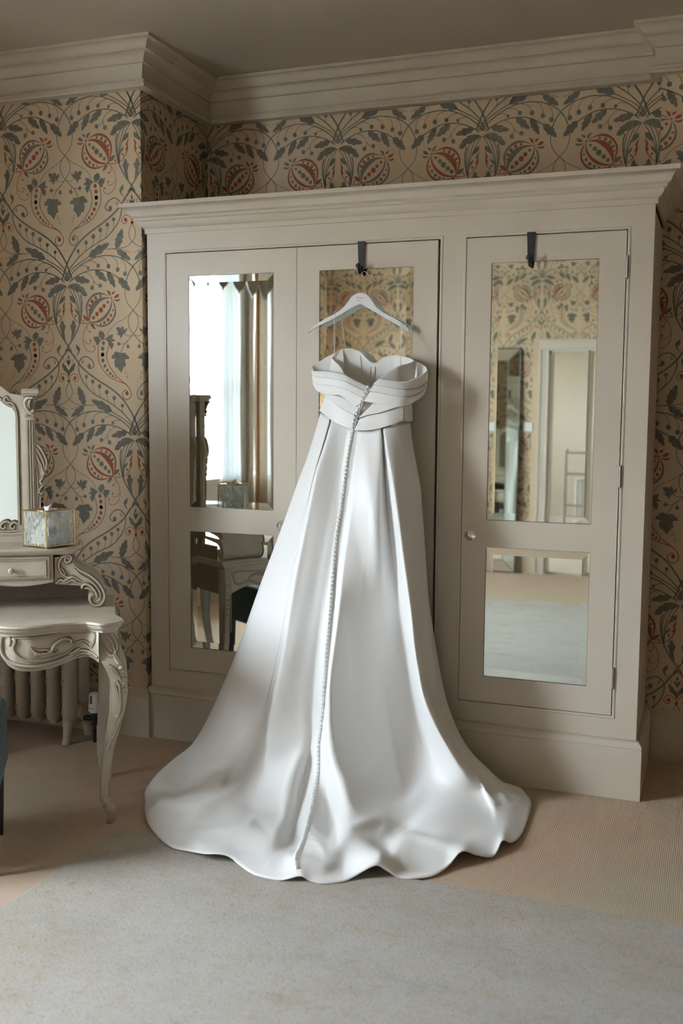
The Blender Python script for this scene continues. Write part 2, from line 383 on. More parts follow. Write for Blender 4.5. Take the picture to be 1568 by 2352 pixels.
# ------------------------------------------------------------------ wardrobe
ward = tag(empty('wardrobe', (0, 0, 0)), 'tall built-in cream painted wardrobe with three mirrored doors', 'wardrobe')
W_ = 2.23; ZT = 2.36
BX = [(.086, 1.396), (1.4835, 2.143)]; BZ = (.3216, 2.274); ZPL = .2425
DEP = .50
fr = MB()
def fbox(x0, x1, za, zb, y0=0., y1=.035): fr.box((x0, y0, za), (x1, y1, zb))
for nm, b in (('stile', (0, BX[0][0], ZPL, ZT)), ('stile', (BX[0][1], BX[1][0], BZ[0], BZ[1])), ('stile', (BX[1][1], W_, ZPL, ZT)), ('rail', (BX[0][0], BX[1][1], BZ[1], ZT)), ('rail', (BX[0][0], BX[1][1], ZPL, BZ[0]))):
    MB().box((b[0], 0, b[2]), (b[1], .035, b[3])).build(nm, M['wood'], ward)
sp = MB(); sp.box((W_-.022, .035, 0), (W_, DEP, ZT)); sp.build('side_panel', M['wood'], ward, bevel=.0015)
sp = MB(); sp.box((0, .035, 0), (.02, DEP, ZT)); sp.build('side_panel', M['wood'], ward)
MB().box((.0, .04, ZT-.03), (W_, DEP, ZT)).build('top_board', M['wood'], ward)
MB().box((.03, .07, .0), (W_-.03, .08, ZT-.03)).build('gap_shade_sheet', M['dark'], ward)  # near-black sheet close behind the doors, paints the shade in their gaps
# cornice with returns
wc = [(0, 2.352), (.010, 2.352), (.010, 2.372), (.013, 2.374), (.022, 2.380), (.030, 2.392), (.033, 2.402), (.036, 2.404), (.043, 2.408), (.043, 2.416), (.048, 2.419),
      (.056, 2.424), (.060, 2.434), (.066, 2.446), (.074, 2.455), (.086, 2.459), (.090, 2.460), (.090, 2.477), (0, 2.477)]
moulding(MB(), [(-.0, .0+.02), (-.0, -.0), (W_, -.0), (W_, DEP)], [(o, z) for o, z in wc], side=1).build('cornice', M['wood'], ward, smooth=True, angle=30)
MB().box((-.05, -.08, 2.462), (W_+.085, DEP, 2.4765)).build('cornice_cap', M['wood'], ward)
# plinth
pp = [(0, 0), (.024, 0), (.024, .207), (.0215, .210), (.024, .213), (.024, .221), (.020, .229), (.013, .234), (.013, .240), (.009, .2415), (.007, .2435), (0, .2435)]
moulding(MB(), [(0, .03), (0, 0), (W_, 0), (W_, DEP)], pp).build('plinth', M['wood'], ward, smooth=True, angle=30)
# beads round the openings
for (x0, x1) in BX:
    z0, z1 = BZ; p = [(0, .0), (0, -.0015), (.003, -.003), (.008, -.003), (.011, -.0015), (.012, .012)]
    rows = []
    for (cx, cz, sx, sz) in ((x0, z0, 1, 1), (x1, z0, -1, 1), (x1, z1, -1, -1), (x0, z1, 1, -1)):
        rows.append([(cx+sx*o, y, cz+sz*o) for (o, y) in p])
    MB().grid(rows, cu=True).build('bead', M['wood'], ward, smooth=True, angle=35)

MZ = [(1.108, 2.156), (.446, .996)]
def mirror_panel(parent, x0, x1, z0, z1, yf):
    """bevelled mirror: flat centre plus facets that throw the reflection inwards, like a wheel-cut edge"""
    yc = yf+.0045; bw = .032; rise = bw*math.tan(math.radians(1.7)); e = .0015
    o4 = [(x0+e, z0+e), (x1-e, z0+e), (x1-e, z1-e), (x0+e, z1-e)]; i4 = [(x0+bw, z0+bw), (x1-bw, z0+bw), (x1-bw, z1-bw), (x0+bw, z1-bw)]
    mp = MB().add([(x, yc, z) for x, z in i4], [(0, 1, 2, 3)]).build('mirror', M['mirror'], parent, fixn=False)
    for k in range(4):
        a, b = k, (k+1) % 4
        MB().add([(*o4[a][:1], yc-rise, o4[a][1]), (o4[b][0], yc-rise, o4[b][1]), (i4[b][0], yc, i4[b][1]), (i4[a][0], yc, i4[a][1])], [(0, 1, 2, 3)]).build('bevel', M['mirror'], mp, fixn=False)
    ed = MB(); t = .0022
    for (a, b) in (((x0, yf+.001, z0), (x0+t, yf+.012, z1)), ((x1-t*.4, yf+.001, z0), (x1, yf+.012, z1)), ((x0, yf+.001, z0), (x1, yf+.012, z0+t)), ((x0, yf+.001, z1-t*.5), (x1, yf+.012, z1))): ed.box(a, b)
    ed.build('mirror_edge', M['mirror_edge'], mp)
    return mp
DX = [(.1005, .7425, .2125, .634), (.7448, 1.3748, .8495, 1.272), (1.497, 2.128, 1.6005, 2.0265)]
ZD = (BZ[0]+.0145, BZ[1]-.0155)
doors = []
for k, (x0, x1, mx0, mx1) in enumerate(DX):
    yf = .0 if k < 2 else -.0012
    d = empty('door', (0, 0, 0)); d.parent = ward; doors.append(d)
    tag(d, ['left door with a glass knob', 'middle door with a dress hung over it', 'right door with nickel hinges'][k])
    for nm, b in (('door_stile', (x0, mx0, *ZD)), ('door_stile', (mx1, x1, *ZD)), ('door_rail', (mx0, mx1, ZD[0], MZ[1][0])), ('door_rail', (mx0, mx1, MZ[1][1], MZ[0][0])), ('door_rail', (mx0, mx1, MZ[0][1], ZD[1]))):
        MB().box((b[0], yf, b[2]), (b[1], yf+.024, b[3])).build(nm, M['wood'], d)
    for (a, b) in MZ: mirror_panel(d, mx0, mx1, a, b, yf)
def knob(d, x, z, y):
    m = MB(); m.lathe([(.0, 0), (.011, 0), (.012, -.003), (.007, -.006), (.006, -.014), (.008, -.016), (0, -.016)], (x, y, z), 16, axis='y'); k = m.build('knob_base', M['chrome'], d, smooth=True)
    m = MB().ball((x, y-.036, z), .0235, 24, 16, (1, .92, 1)); m.build('knob', M['crystal'], d, smooth=True, angle=180)
knob(doors[0], .690, 1.046, 0); knob(doors[2], 1.541, 1.046, -.001)
for (z0, z1) in ((2.078, 2.161), (1.264, 1.345), (.45, .532)):
    h = MB()
    for i in range(5):
        a = z0+(z1-z0)*i/5; b = z0+(z1-z0)*(i+1)/5-.0012
        h.lathe([(0, a), (.0052, a), (.0052, b), (0, b)], (2.1335, -.004, 0), 12)
    h.ball((2.1335, -.004, z1+.002), .0035, 8, 6); h.ball((2.1335, -.004, z0-.003), .0035, 8, 6)
    h.build('hinge', M['hinge'], doors[2], smooth=True)
# ------------------------------------------------------------------ wallpaper print (traced half motif, mirrored, half-drop repeat)
WPW, WPH = .712, 1.436
XA, ZA = -.4175, 2.128
def wz(x, y, o=640):      # tracing frame -> wall-local metres relative to the palmette foot
    p = PY(140+x/8.2526, o+y/8.2526, YB); return (p[0]-XA, p[2]-ZA)
K = 1/8.2526*.00246        # metres per tracing unit, for line widths
class Ink:
    def __init__(s): s.v = []; s.f = []; s.m = []
    def poly(s, P, mi):
        k = len(s.v); s.v.extend([(float(a), float(b)) for a, b in P]); s.f.append(tuple(range(k, k+len(P)))); s.m.append(mi)
    def line(s, P, w, mi, n=6, taper=(1, 1)):
        P = cr(P, n) if len(P) > 2 else np.asarray(P, float)
        T = np.gradient(P, axis=0); T /= (np.linalg.norm(T, axis=1)[:, None]+1e-9); N = np.stack([-T[:, 1], T[:, 0]], 1)
        hw = w/2*np.interp(np.linspace(0, 1, len(P)), [0, .25, .75, 1], [taper[0], 1, 1, taper[1]])[:, None]
        A, B = P+N*hw, P-N*hw; k = len(s.v); m = len(P)
        s.v.extend(map(tuple, A)); s.v.extend(map(tuple, B))
        for i in range(m-1): s.f.append((k+i, k+i+1, k+m+i+1, k+m+i)); s.m.append(mi)
    def dot(s, c, r, mi, n=12): s.poly([(c[0]+r*math.cos(2*math.pi*i/n), c[1]+1.08*r*math.sin(2*math.pi*i/n)) for i in range(n)], mi)
G, R_, V_ = 0, 1, 2
def lin(ink, pts, w, mi=G, o=640, **k): ink.line([wz(x, y, o) for x, y in pts], w*K, mi, **k)
def pol(ink, pts, mi=G, o=640, smooth=False):
    P = [wz(x, y, o) for x, y in pts]; ink.poly(cr(P, 4, True) if smooth else P, mi)
def dot(ink, x, y, r, mi=G, o=640): ink.dot(wz(x, y, o), r*K, mi)
def leaf(ink, a, b, hw, o=640, mi=G, lobes=4, bend=0., vein=True):
    a = np.array(wz(*a, o)); b = np.array(wz(*b, o)); d = b-a; L = np.linalg.norm(d); d /= L; n = np.array((-d[1], d[0]))
    ts = np.linspace(0, 1, lobes*4+1); Lf, Rt = [], []
    for t in ts:
        ph = (t*lobes) % 1.0
        env = math.sin(math.pi*min(1, t**.85))**.75 if 0 < t < 1 else 0
        w = hw*K*env*(.66+.42*ph)
        c = a+d*L*t+n*bend*K*math.sin(math.pi*t)
        Lf.append(c+n*w); Rt.append(c-n*w)
    for i in range(len(ts)-1):      # strip of quads keeps the lobed outline valid
        ink.poly([Lf[i], Lf[i+1], Rt[i+1], Rt[i]], mi)
    if vein: 
        k = len(ink.f); ink.line([a+d*L*.12, (a+b)/2+n*bend*K, a+d*L*.85], 6*K, V_, n=4)
def half_motif(ink, sw):
    g, r = (R_, G) if sw else (G, R_)     # the left half swaps the colours of fruit and pods
    q = 470; h = 640; b = 800
    lin(ink, [(20, 1440), (70, 1270), (122, 1110), (200, 950), (300, 780), (430, 630), (590, 495), (770, 365), (950, 215), (1060, 105), (1140, 5), (1230, -150), (1350, -310)], 27, o=q)
    lin(ink, [(370, 310), (395, 420), (398, 560), (385, 700), (360, 840), (310, 980), (230, 1140), (140, 1280), (80, 1390)], 22)
    lin(ink, [(300, 240), (340, 330), (365, 450), (378, 600), (372, 720), (350, 850)], 14)
    lin(ink, [(225, 200), (270, 300), (310, 430), (345, 580), (352, 700), (345, 840)], 14)
    lin(ink, [(130, 150), (200, 270), (260, 400), (305, 520), (335, 640), (345, 800)], 14)
    # fan stems
    lin(ink, [(60, 1440), (110, 1330), (180, 1200), (320, 1020), (460, 890), (580, 800), (720, 710), (850, 630), (960, 520), (1060, 380), (1120, 240), (1147, 120), (1145, 10), (1105, -70), (1040, -120), (960, -110), (880, -40), (840, 50), (860, 95), (905, 118), (960, 100)], 18, o=q)
    dot(ink, 935, 68, 32, o=q); lin(ink, [(1100, -75), (1055, -50), (1050, -15), (1080, -10)], 9, o=q); dot(ink, 1072, -14, 13, o=q)
    for (x, y, rr, bx, by) in ((998, 278, 28, 978, 490), (876, 380, 31, 840, 622), (747, 480, 34, 720, 708), (612, 602, 34, 578, 803), (474, 722, 31, 458, 893), (327, 880, 27, 316, 1022)):
        dot(ink, x, y, rr, o=q); lin(ink, [(x+6, y+20), ((x+bx)/2+16, (y+by)/2+10), (bx, by)], 9, o=q)
    lin(ink, [(90, 1450), (150, 1310), (240, 1200), (380, 1090), (530, 985), (620, 920)], 15, o=q)
    leaf(ink, (520, 990), (918, 732), 80, o=q, lobes=3)
    lin(ink, [(860, 850), (960, 838), (1060, 830), (1160, 820), (1250, 790), (1330, 720), (1365, 685), (1402, 620), (1412, 540), (1395, 450), (1352, 365)], 11, o=q)
    lin(ink, [(960, 840), (1060, 845), (1150, 850), (1250, 880), (1325, 912)], 8, o=q)
    leaf(ink, (1050, 835), (1165, 455), 76, o=q, lobes=4); leaf(ink, (1055, 855), (1322, 1052), 62, o=q, lobes=3)
    lin(ink, [(110, 1450), (200, 1320), (350, 1170), (500, 1070), (650, 1000), (800, 968), (900, 965), (1050, 985), (1200, 1045), (1300, 1120), (1360, 1180), (1430, 1290), (1500, 1460)], 18, o=q)
    for (x, y, rr, pts) in ((516, 1205, 25, [(370, 1165), (440, 1155), (505, 1190)]), (706, 1160, 32, [(520, 1065), (600, 1070), (660, 1105), (695, 1140)]), (900, 1170, 35, [(720, 995), (800, 1010), (860, 1060), (895, 1145)]),
                            (1075, 1232, 34, [(940, 970), (1010, 1010), (1060, 1090), (1080, 1205)]), (1215, 1310, 35, [(1120, 1010), (1190, 1080), (1225, 1180), (1228, 1285)])):
        dot(ink, x, y, rr, o=q); lin(ink, pts, 9, o=q)
    lin(ink, [(170, 1470), (260, 1385), (400, 1300), (520, 1255), (640, 1237), (780, 1240), (900, 1280), (1020, 1345), (1110, 1405)], 17, o=q)
    leaf(ink, (645, 1240), (872, 1458), 66, o=q, lobes=3); leaf(ink, (878, 1268), (1028, 1572), 62, o=q, lobes=4); leaf(ink, (1085, 1383), (1312, 1635), 70, o=q, lobes=3); leaf(ink, (250, 1395), (552, 1462), 66, o=q, lobes=3)
    lin(ink, [(450, 1285), (530, 1310), (590, 1380), (622, 1450), (610, 1560)], 9, o=q); lin(ink, [(622, 1440), (670, 1505), (730, 1525)], 9, o=q)
    dot(ink, 590, 177, 32); dot(ink, 745, 130, 31)
    pol(ink, [(130, 150), (165, 118), (220, 95), (290, 92), (350, 108), (372, 130), (362, 142), (412, 158), (452, 192), (440, 206), (478, 252), (502, 320), (455, 340), (400, 312), (372, 265), (335, 256), (300, 258), (262, 222), (200, 200)])
    ink.line([wz(190, 135), wz(300, 150), wz(400, 235), wz(460, 320)], 7*K, V_)
    pol(ink, [(165, 318), (232, 345), (262, 405), (290, 482), (232, 452), (172, 405)]); pol(ink, [(260, 555), (318, 610), (348, 724), (302, 655), (268, 612)])
    pol(ink, [(162, 420), (205, 480), (226, 532), (206, 562), (232, 622), (214, 650), (244, 745), (202, 680), (180, 600), (186, 520)], R_)
    lin(ink, [(225, 715), (280, 790), (340, 828), (430, 852), (535, 842)], 9, R_); lin(ink, [(272, 775), (256, 725), (280, 692)], 9, R_); dot(ink, 284, 702, 15, R_)
    pol(ink, [(238, 782), (268, 818), (275, 880), (298, 886), (272, 960), (258, 1060), (190, 1190), (206, 1000), (170, 882), (203, 872), (210, 820)])
    ink.line([wz(238, 810), wz(240, 950), wz(225, 1080)], 7*K, V_)
    # pomegranate: four crescents between the poles
    for outer, inner in (([(950, 365), (850, 298), (720, 260), (590, 308), (500, 430), (470, 560), (497, 700), (545, 818)], [(520, 700), (500, 560), (532, 440), (612, 347), (720, 302), (840, 312)]),
                         ([(950, 368), (830, 350), (720, 373), (620, 440), (555, 540), (530, 660), (545, 820)], [(575, 690), (622, 598), (700, 490), (800, 402)]),
                         ([(953, 380), (967, 500), (932, 620), (862, 730), (760, 812), (640, 842), (555, 828)], [(700, 790), (820, 700), (900, 600), (940, 500)]),
                         ([(960, 378), (1020, 480), (1046, 620), (1020, 740), (940, 850), (820, 912), (700, 902), (560, 832)], [(660, 868), (760, 884), (880, 850), (970, 760), (1013, 650), (1008, 530)])):
        A = resample(cr([wz(*p) for p in outer], 6), 22); B = resample(cr([wz(*p) for p in ([outer[-1]]+inner+[outer[0]])], 6), 22)[::-1]
        for i in range(21): ink.poly([A[i], A[i+1], B[i+1], B[i]], g)
    for (x, y, rr) in ((887, 447, 22), (818, 518, 30), (757, 595, 41), (684, 672, 33), (619, 742, 28), (748, 330, 20), (660, 365, 26), (590, 428, 28), (542, 510, 23), (523, 591, 14), (985, 600, 16), (950, 698, 23), (895, 780, 27), (824, 834, 23), (755, 858, 16)): dot(ink, x, y, rr, r)
    dot(ink, 552, 824, 18, g); dot(ink, 956, 368, 16, g)
    for p in ([(862, 214), (930, 245), (950, 328), (910, 310), (885, 260)], [(965, 258), (1032, 230), (1010, 280), (968, 306)], [(998, 360), (1050, 302), (1107, 290), (1090, 350), (1040, 372)], [(988, 392), (1050, 400), (1130, 378), (1100, 425), (1050, 434)], 
              ): pol(ink, p, r)
    for p in ([(413, 694), (480, 708), (520, 748), (543, 805), (490, 804), (440, 762)], [(566, 838), (612, 850), (662, 972), (612, 946), (568, 900)]): pol(ink, p, R_ if not sw else G)
    for p, ww in (([(535, 845), (470, 930), (430, 1040), (420, 1160), (440, 1270), (500, 1360), (590, 1390), (650, 1340), (652, 1292), (622, 1282)], 9), ([(428, 1150), (480, 1220), (540, 1235), (572, 1200), (556, 1166)], 8), ([(505, 880), (500, 950), (528, 1008), (548, 1010)], 8), ([(530, 842), (450, 855), (408, 822), (422, 790)], 8)): lin(ink, p, ww, R_)
    for p in ((624, 1284), (556, 1168), (548, 1010), (424, 792)): dot(ink, *p, 13, R_)
    # loops and vine below the arches
    lin(ink, [(1215, 190), (1215, 300), (1250, 440), (1310, 530), (1365, 595), (1420, 660), (1460, 750), (1466, 850), (1432, 960), (1370, 1052), (1300, 1140), (1220, 1222), (1162, 1330), (1133, 1425)], 12)
    lin(ink, [(1365, 600), (1260, 710), (1150, 790), (1050, 850), (960, 930), (900, 1020), (870, 1076)], 9)
    dot(ink, 1097, 1237, 27); lin(ink, [(1225, 1215), (1180, 1240), (1110, 1240)], 8); dot(ink, 1270, 1288, 29); lin(ink, [(1272, 1165), (1265, 1210), (1262, 1280)], 8)
    pol(ink, [(1212, 1062), (1186, 1040), (1135, 1140), (1118, 1080), (1052, 1052), (1092, 1028), (1060, 980), (1040, 928), (1100, 915), (1142, 945), (1150, 895), (1190, 925), (1200, 975), (1256, 925), (1250, 985), (1215, 1020)])
    lin(ink, [(1370, 1058), (1290, 1090), (1205, 1055)], 8)
    pol(ink, [(1135, 95), (1090, 70), (1040, 64), (1005, 78), (1018, 95), (968, 138), (956, 192), (1035, 205), (1010, 255), (1020, 320), (1040, 370), (1068, 362), (1090, 400), (1152, 468), (1170, 400), (1200, 348), (1232, 335), (1222, 270), (1215, 212), (1304, 192), (1268, 130), (1225, 120), (1245, 98), (1190, 82)], o=b)
    ink.line([wz(1130, 120, b), wz(1120, 250, b), wz(1135, 360, b)], 7*K, V_); ink.line([wz(1010, 150, b), wz(1080, 130, b), wz(1130, 125, b), wz(1240, 165, b)], 6*K, V_)
    t = np.linspace(0, 1, 40); tx = 1200+75*t+24*np.cos(t*18.5+2)*np.minimum(1, 4*t)*np.minimum(1, 3*(1-t)); ty = 390+200*t+22*np.sin(t*18.5+2)*np.minimum(1, 4*t)*np.minimum(1, 3*(1-t))
    ink.line([wz(x, y, b) for x, y in zip(tx, ty)], 5*K, R_, n=1)
    # pod
    o = 1320
    lin(ink, [(1262, 815+o), (1215, 797+o), (1168, 850+o), (1182, 930+o), (1240, 977+o), (1310, 940+o), (1333, 860+o), (1300, 770+o), (1240, 690+o), (1150, 620+o), (1050, 520+o), (960, 400+o), (900, 290+o), (868, 150+o), (888, 20+o), (908, 1230), (880, 1172), (820, 1147), (750, 1172), (715, 1240), (703, 1400), (714, 1540), (750, 320+o), (820, 440+o), (920, 540+o), (1050, 610+o), (1200, 667+o), (1262, 715+o)], 13, r)
    dot(ink, 1250, 855+o, 30, r)
    for (x, y, rr) in ((805, 1222, 30), (792, 1328, 31), (790, 1440, 31), (790, 120+o, 32), (797, 233+o, 30), (835, 333+o, 28), (880, 416+o, 24), (935, 480+o, 24), (985, 527+o, 19), (1035, 560+o, 16)): dot(ink, x, y, rr, g)
    for p in ([(745, 983), (790, 1005), (822, 1035), (835, 1095), (805, 1140), (755, 1142), (725, 1095), (708, 1055), (722, 1018)], [(614, 1104), (660, 1100), (705, 1088), (745, 1150), (718, 1205), (694, 1258), (656, 1252), (670, 1225), (632, 1170)], [(845, 1120), (880, 1110), (920, 1072), (990, 1053), (985, 1100), (970, 1135), (1032, 1172), (1000, 1190), (960, 1188), (1000, 1250), (965, 1342), (922, 1295), (912, 1210)]): pol(ink, p)
    pol(ink, [(290, 1238), (318, 1272), (348, 1298), (364, 1350), (340, 1415), (300, 1450), (330, 1375), (300, 1345), (285, 1300)]); lin(ink, [(345, 1400), (310, 1445), (260, 1485)], 8); lin(ink, [(258, 165+o), (230, 230+o), (220, 285+o)], 7)
    # axis ornament (half)
    pol(ink, [(137, 115+o), (162, 170+o), (140, 218+o)]); pol(ink, [(140, 345+o), (140, 240+o), (165, 225+o), (190, 192+o), (184, 270+o), (160, 310+o)])
    pol(ink, [(262, 262+o), (276, 332+o), (262, 350+o), (255, 395+o), (222, 440+o), (190, 462+o), (150, 548+o), (143, 480+o), (150, 420+o), (185, 370+o), (200, 330+o), (235, 305+o)])
    dot(ink, 145, 622+o, 19, R_); lin(ink, [(148, 605+o), (175, 540+o), (230, 487+o), (290, 490+o), (336, 560+o), (322, 615+o), (282, 635+o), (245, 605+o), (246, 570+o)], 10, R_); dot(ink, 268, 565+o, 28, R_)
inkR = Ink(); half_motif(inkR, False); inkL = Ink(); half_motif(inkL, True)
MV = np.array(inkR.v+[(-x, y) for x, y in inkL.v]); MF = inkR.f+[tuple(i+len(inkR.v) for i in f) for f in inkL.f]; MM = inkR.m+inkL.m
print('motif', len(MV), len(MF))
def wall_print(parent, fn, u0, u1, v0, v1, au, av, eps=.0006):
    """print the repeat on a rectangle u0..u1 x v0..v1; au,av = a palmette foot; fn(u,v,h)->xyz"""
    vs, fs, ms = [], [], []
    ext = 1.0
    for i in range(-12, 13):
        for j in range(-8, 9):
            cu = au+i*WPW/2; cv = av+j*WPH+(WPH/2 if i % 2 else 0)
            if cu < u0-.45 or cu > u1+.45 or cv < v0-.75 or cv > v1+.8: continue
            k = len(vs); vs.extend((MV+np.array((cu, cv))).tolist()); fs.extend([tuple(a+k for a in f) for f in MF]); ms.extend(MM)
    me = bpy.data.meshes.new('wallpaper_print'); me.from_pydata([(a, b, 0) for a, b in vs], [], fs)
    me.polygons.foreach_set('material_index', ms)
    bm = bmesh.new(); bm.from_mesh(me)
    for co, no in (((u0, 0, 0), (-1, 0, 0)), ((u1, 0, 0), (1, 0, 0)), ((0, v0, 0), (0, -1, 0)), ((0, v1, 0), (0, 1, 0))):
        bmesh.ops.bisect_plane(bm, geom=bm.verts[:]+bm.edges[:]+bm.faces[:], plane_co=co, plane_no=no, clear_outer=True)
    bm.to_mesh(me); bm.free()
    n = len(me.vertices); c = np.empty(n*3, np.float32); me.vertices.foreach_get('co', c); c = c.reshape(-1, 3)
    # veins and fruit seeds sit a hair above the rest
    h = np.full(n, eps, np.float32); 
    mi = np.empty(len(me.polygons), np.int32); me.polygons.foreach_get('material_index', mi)
    for p, m_ in zip(me.polygons, mi):
        if m_ == V_: 
            for q in p.vertices: h[q] = eps+.0004
    me.vertices.foreach_set('co', np.array([fn(a, b, hh) for (a, b, _), hh in zip(c, h)], np.float32).ravel())
    o = raw('wallpaper_print', me, [M['print_grey'], M['print_red'], M['print_vein']], parent); o['kind'] = 'stuff'
    o['label'] = 'printed pattern of pomegranates, pods and trailing leaves'
    return o
wall_print(wall_bl, lambda u, v, h: (u, YB-h, v), XL, -.012, .236, 2.99, XA, ZA)
wall_print(wall_bl, lambda u, v, h: (-.012+h, u, v), YB, YA, 2.2, 2.99, .637, 2.846)
wall_print(wall_bl, lambda u, v, h: (-.012+h, u, v), YB, .02, .236, 2.2, .637, 2.846)
wall_print(wall_back, lambda u, v, h: (u, YA-h, v), -.012, XS, 2.3, 2.99, .697, 2.821)
wall_print(wall_br, lambda u, v, h: (u, YR2-h, v), XS, 3.2, .236, 2.99, 2.362, .708)
wall_print(wall_front, lambda u, v, h: (-u, YF+h, v), -.78, 1.75, .236, 2.99, -.851, 2.79)
wall_print(wall_front, lambda u, v, h: (-u, YF+h, v), -1.9, -.78, 2.25, 2.99, -.851, 2.79)
# ------------------------------------------------------------------ wedding dress
def satin_mat(name, col, rough=.44, sheen=.0):
    m = mat(name, col, rough, spec=.45, sheen=sheen); nt = m.node_tree; b = nt.nodes['Principled BSDF']
    b.inputs['Sheen Roughness'].default_value = .4
    tc = nt.nodes.new('ShaderNodeTexCoord'); mp = nt.nodes.new('ShaderNodeMapping'); mp.inputs['Scale'].default_value = (1, 1, .12)
    n = nt.nodes.new('ShaderNodeTexNoise'); n.inputs['Scale'].default_value = 9; n.inputs['Detail'].default_value = 4; n.inputs['Roughness'].default_value = .55
    nt.links.new(tc.outputs['Object'], mp.inputs[0]); nt.links.new(mp.outputs[0], n.inputs['Vector'])
    bp = nt.nodes.new('ShaderNodeBump'); bp.inputs['Strength'].default_value = .12; bp.inputs['Distance'].default_value = .02
    nt.links.new(n.outputs['Fac'], bp.inputs['Height']); nt.links.new(bp.outputs[0], b.inputs['Normal'])
    b.inputs['Subsurface Weight'].default_value = 0
    return m
M['satin'] = satin_mat('ivory_satin', (.90, .895, .885))
M['lining'] = satin_mat('dress_lining', (.85, .82, .78), .5)
def W3(p):
    if len(p) == 4: return PZ(p[0], p[1], p[3]) if p[2] == 'z' else PY(p[0], p[1], p[3])
    return PY(p[0], p[1], p[2])
DR = empty('wedding_dress', (1.1, -.45, 0)); tag(DR, 'long white satin wedding dress with buttoned back hanging from the wardrobe door', 'dress')
DO_ = np.array((1.1, -.45, 0))
Z = 'z'
HEM = [(345, 1800, Z, .015), (333, 1845, Z, .012), (335, 1878, Z, .01), (351, 1908, Z, .01), (386, 1942, Z, .01), (427, 1954, Z, .013), (465, 1961, Z, .03), (502, 1961, Z, .04), (527, 1968, Z, .034), (545, 1984, Z, .02),
       (575, 2005, Z, .01), (610, 2017, Z, .008), (648, 2022, Z, .01), (686, 2012, Z, .028), (711, 2023, Z, .014), (742, 2030, Z, .008), (786, 2025, Z, .01), (817, 2011, Z, .02), (848, 1994, Z, .042), (867, 1988, Z, .05),
       (886, 1999, Z, .033), (914, 2016, Z, .01), (945, 2019, Z, .008), (998, 2011, Z, .008), (1029, 1990, Z, .016), (1060, 1955, Z, .05), (1096, 1964, Z, .026), (1134, 1967, Z, .01), (1153, 1932, Z, .036), (1174, 1936, Z, .02),
       (1197, 1917, Z, .012), (1214, 1875, Z, .01), (1219, 1844, Z, .012), (1207, 1823, Z, .02), (1185, 1806, Z, .035)]
HW = [W3(p) for p in HEM]+[np.array(p) for p in ((1.62, -.09, .03), (1.45, -.075, .006), (1.2, -.07, .006), (.95, -.07, .006), (.7, -.08, .006), (.5, -.14, .008), (.38, -.3, .01))]
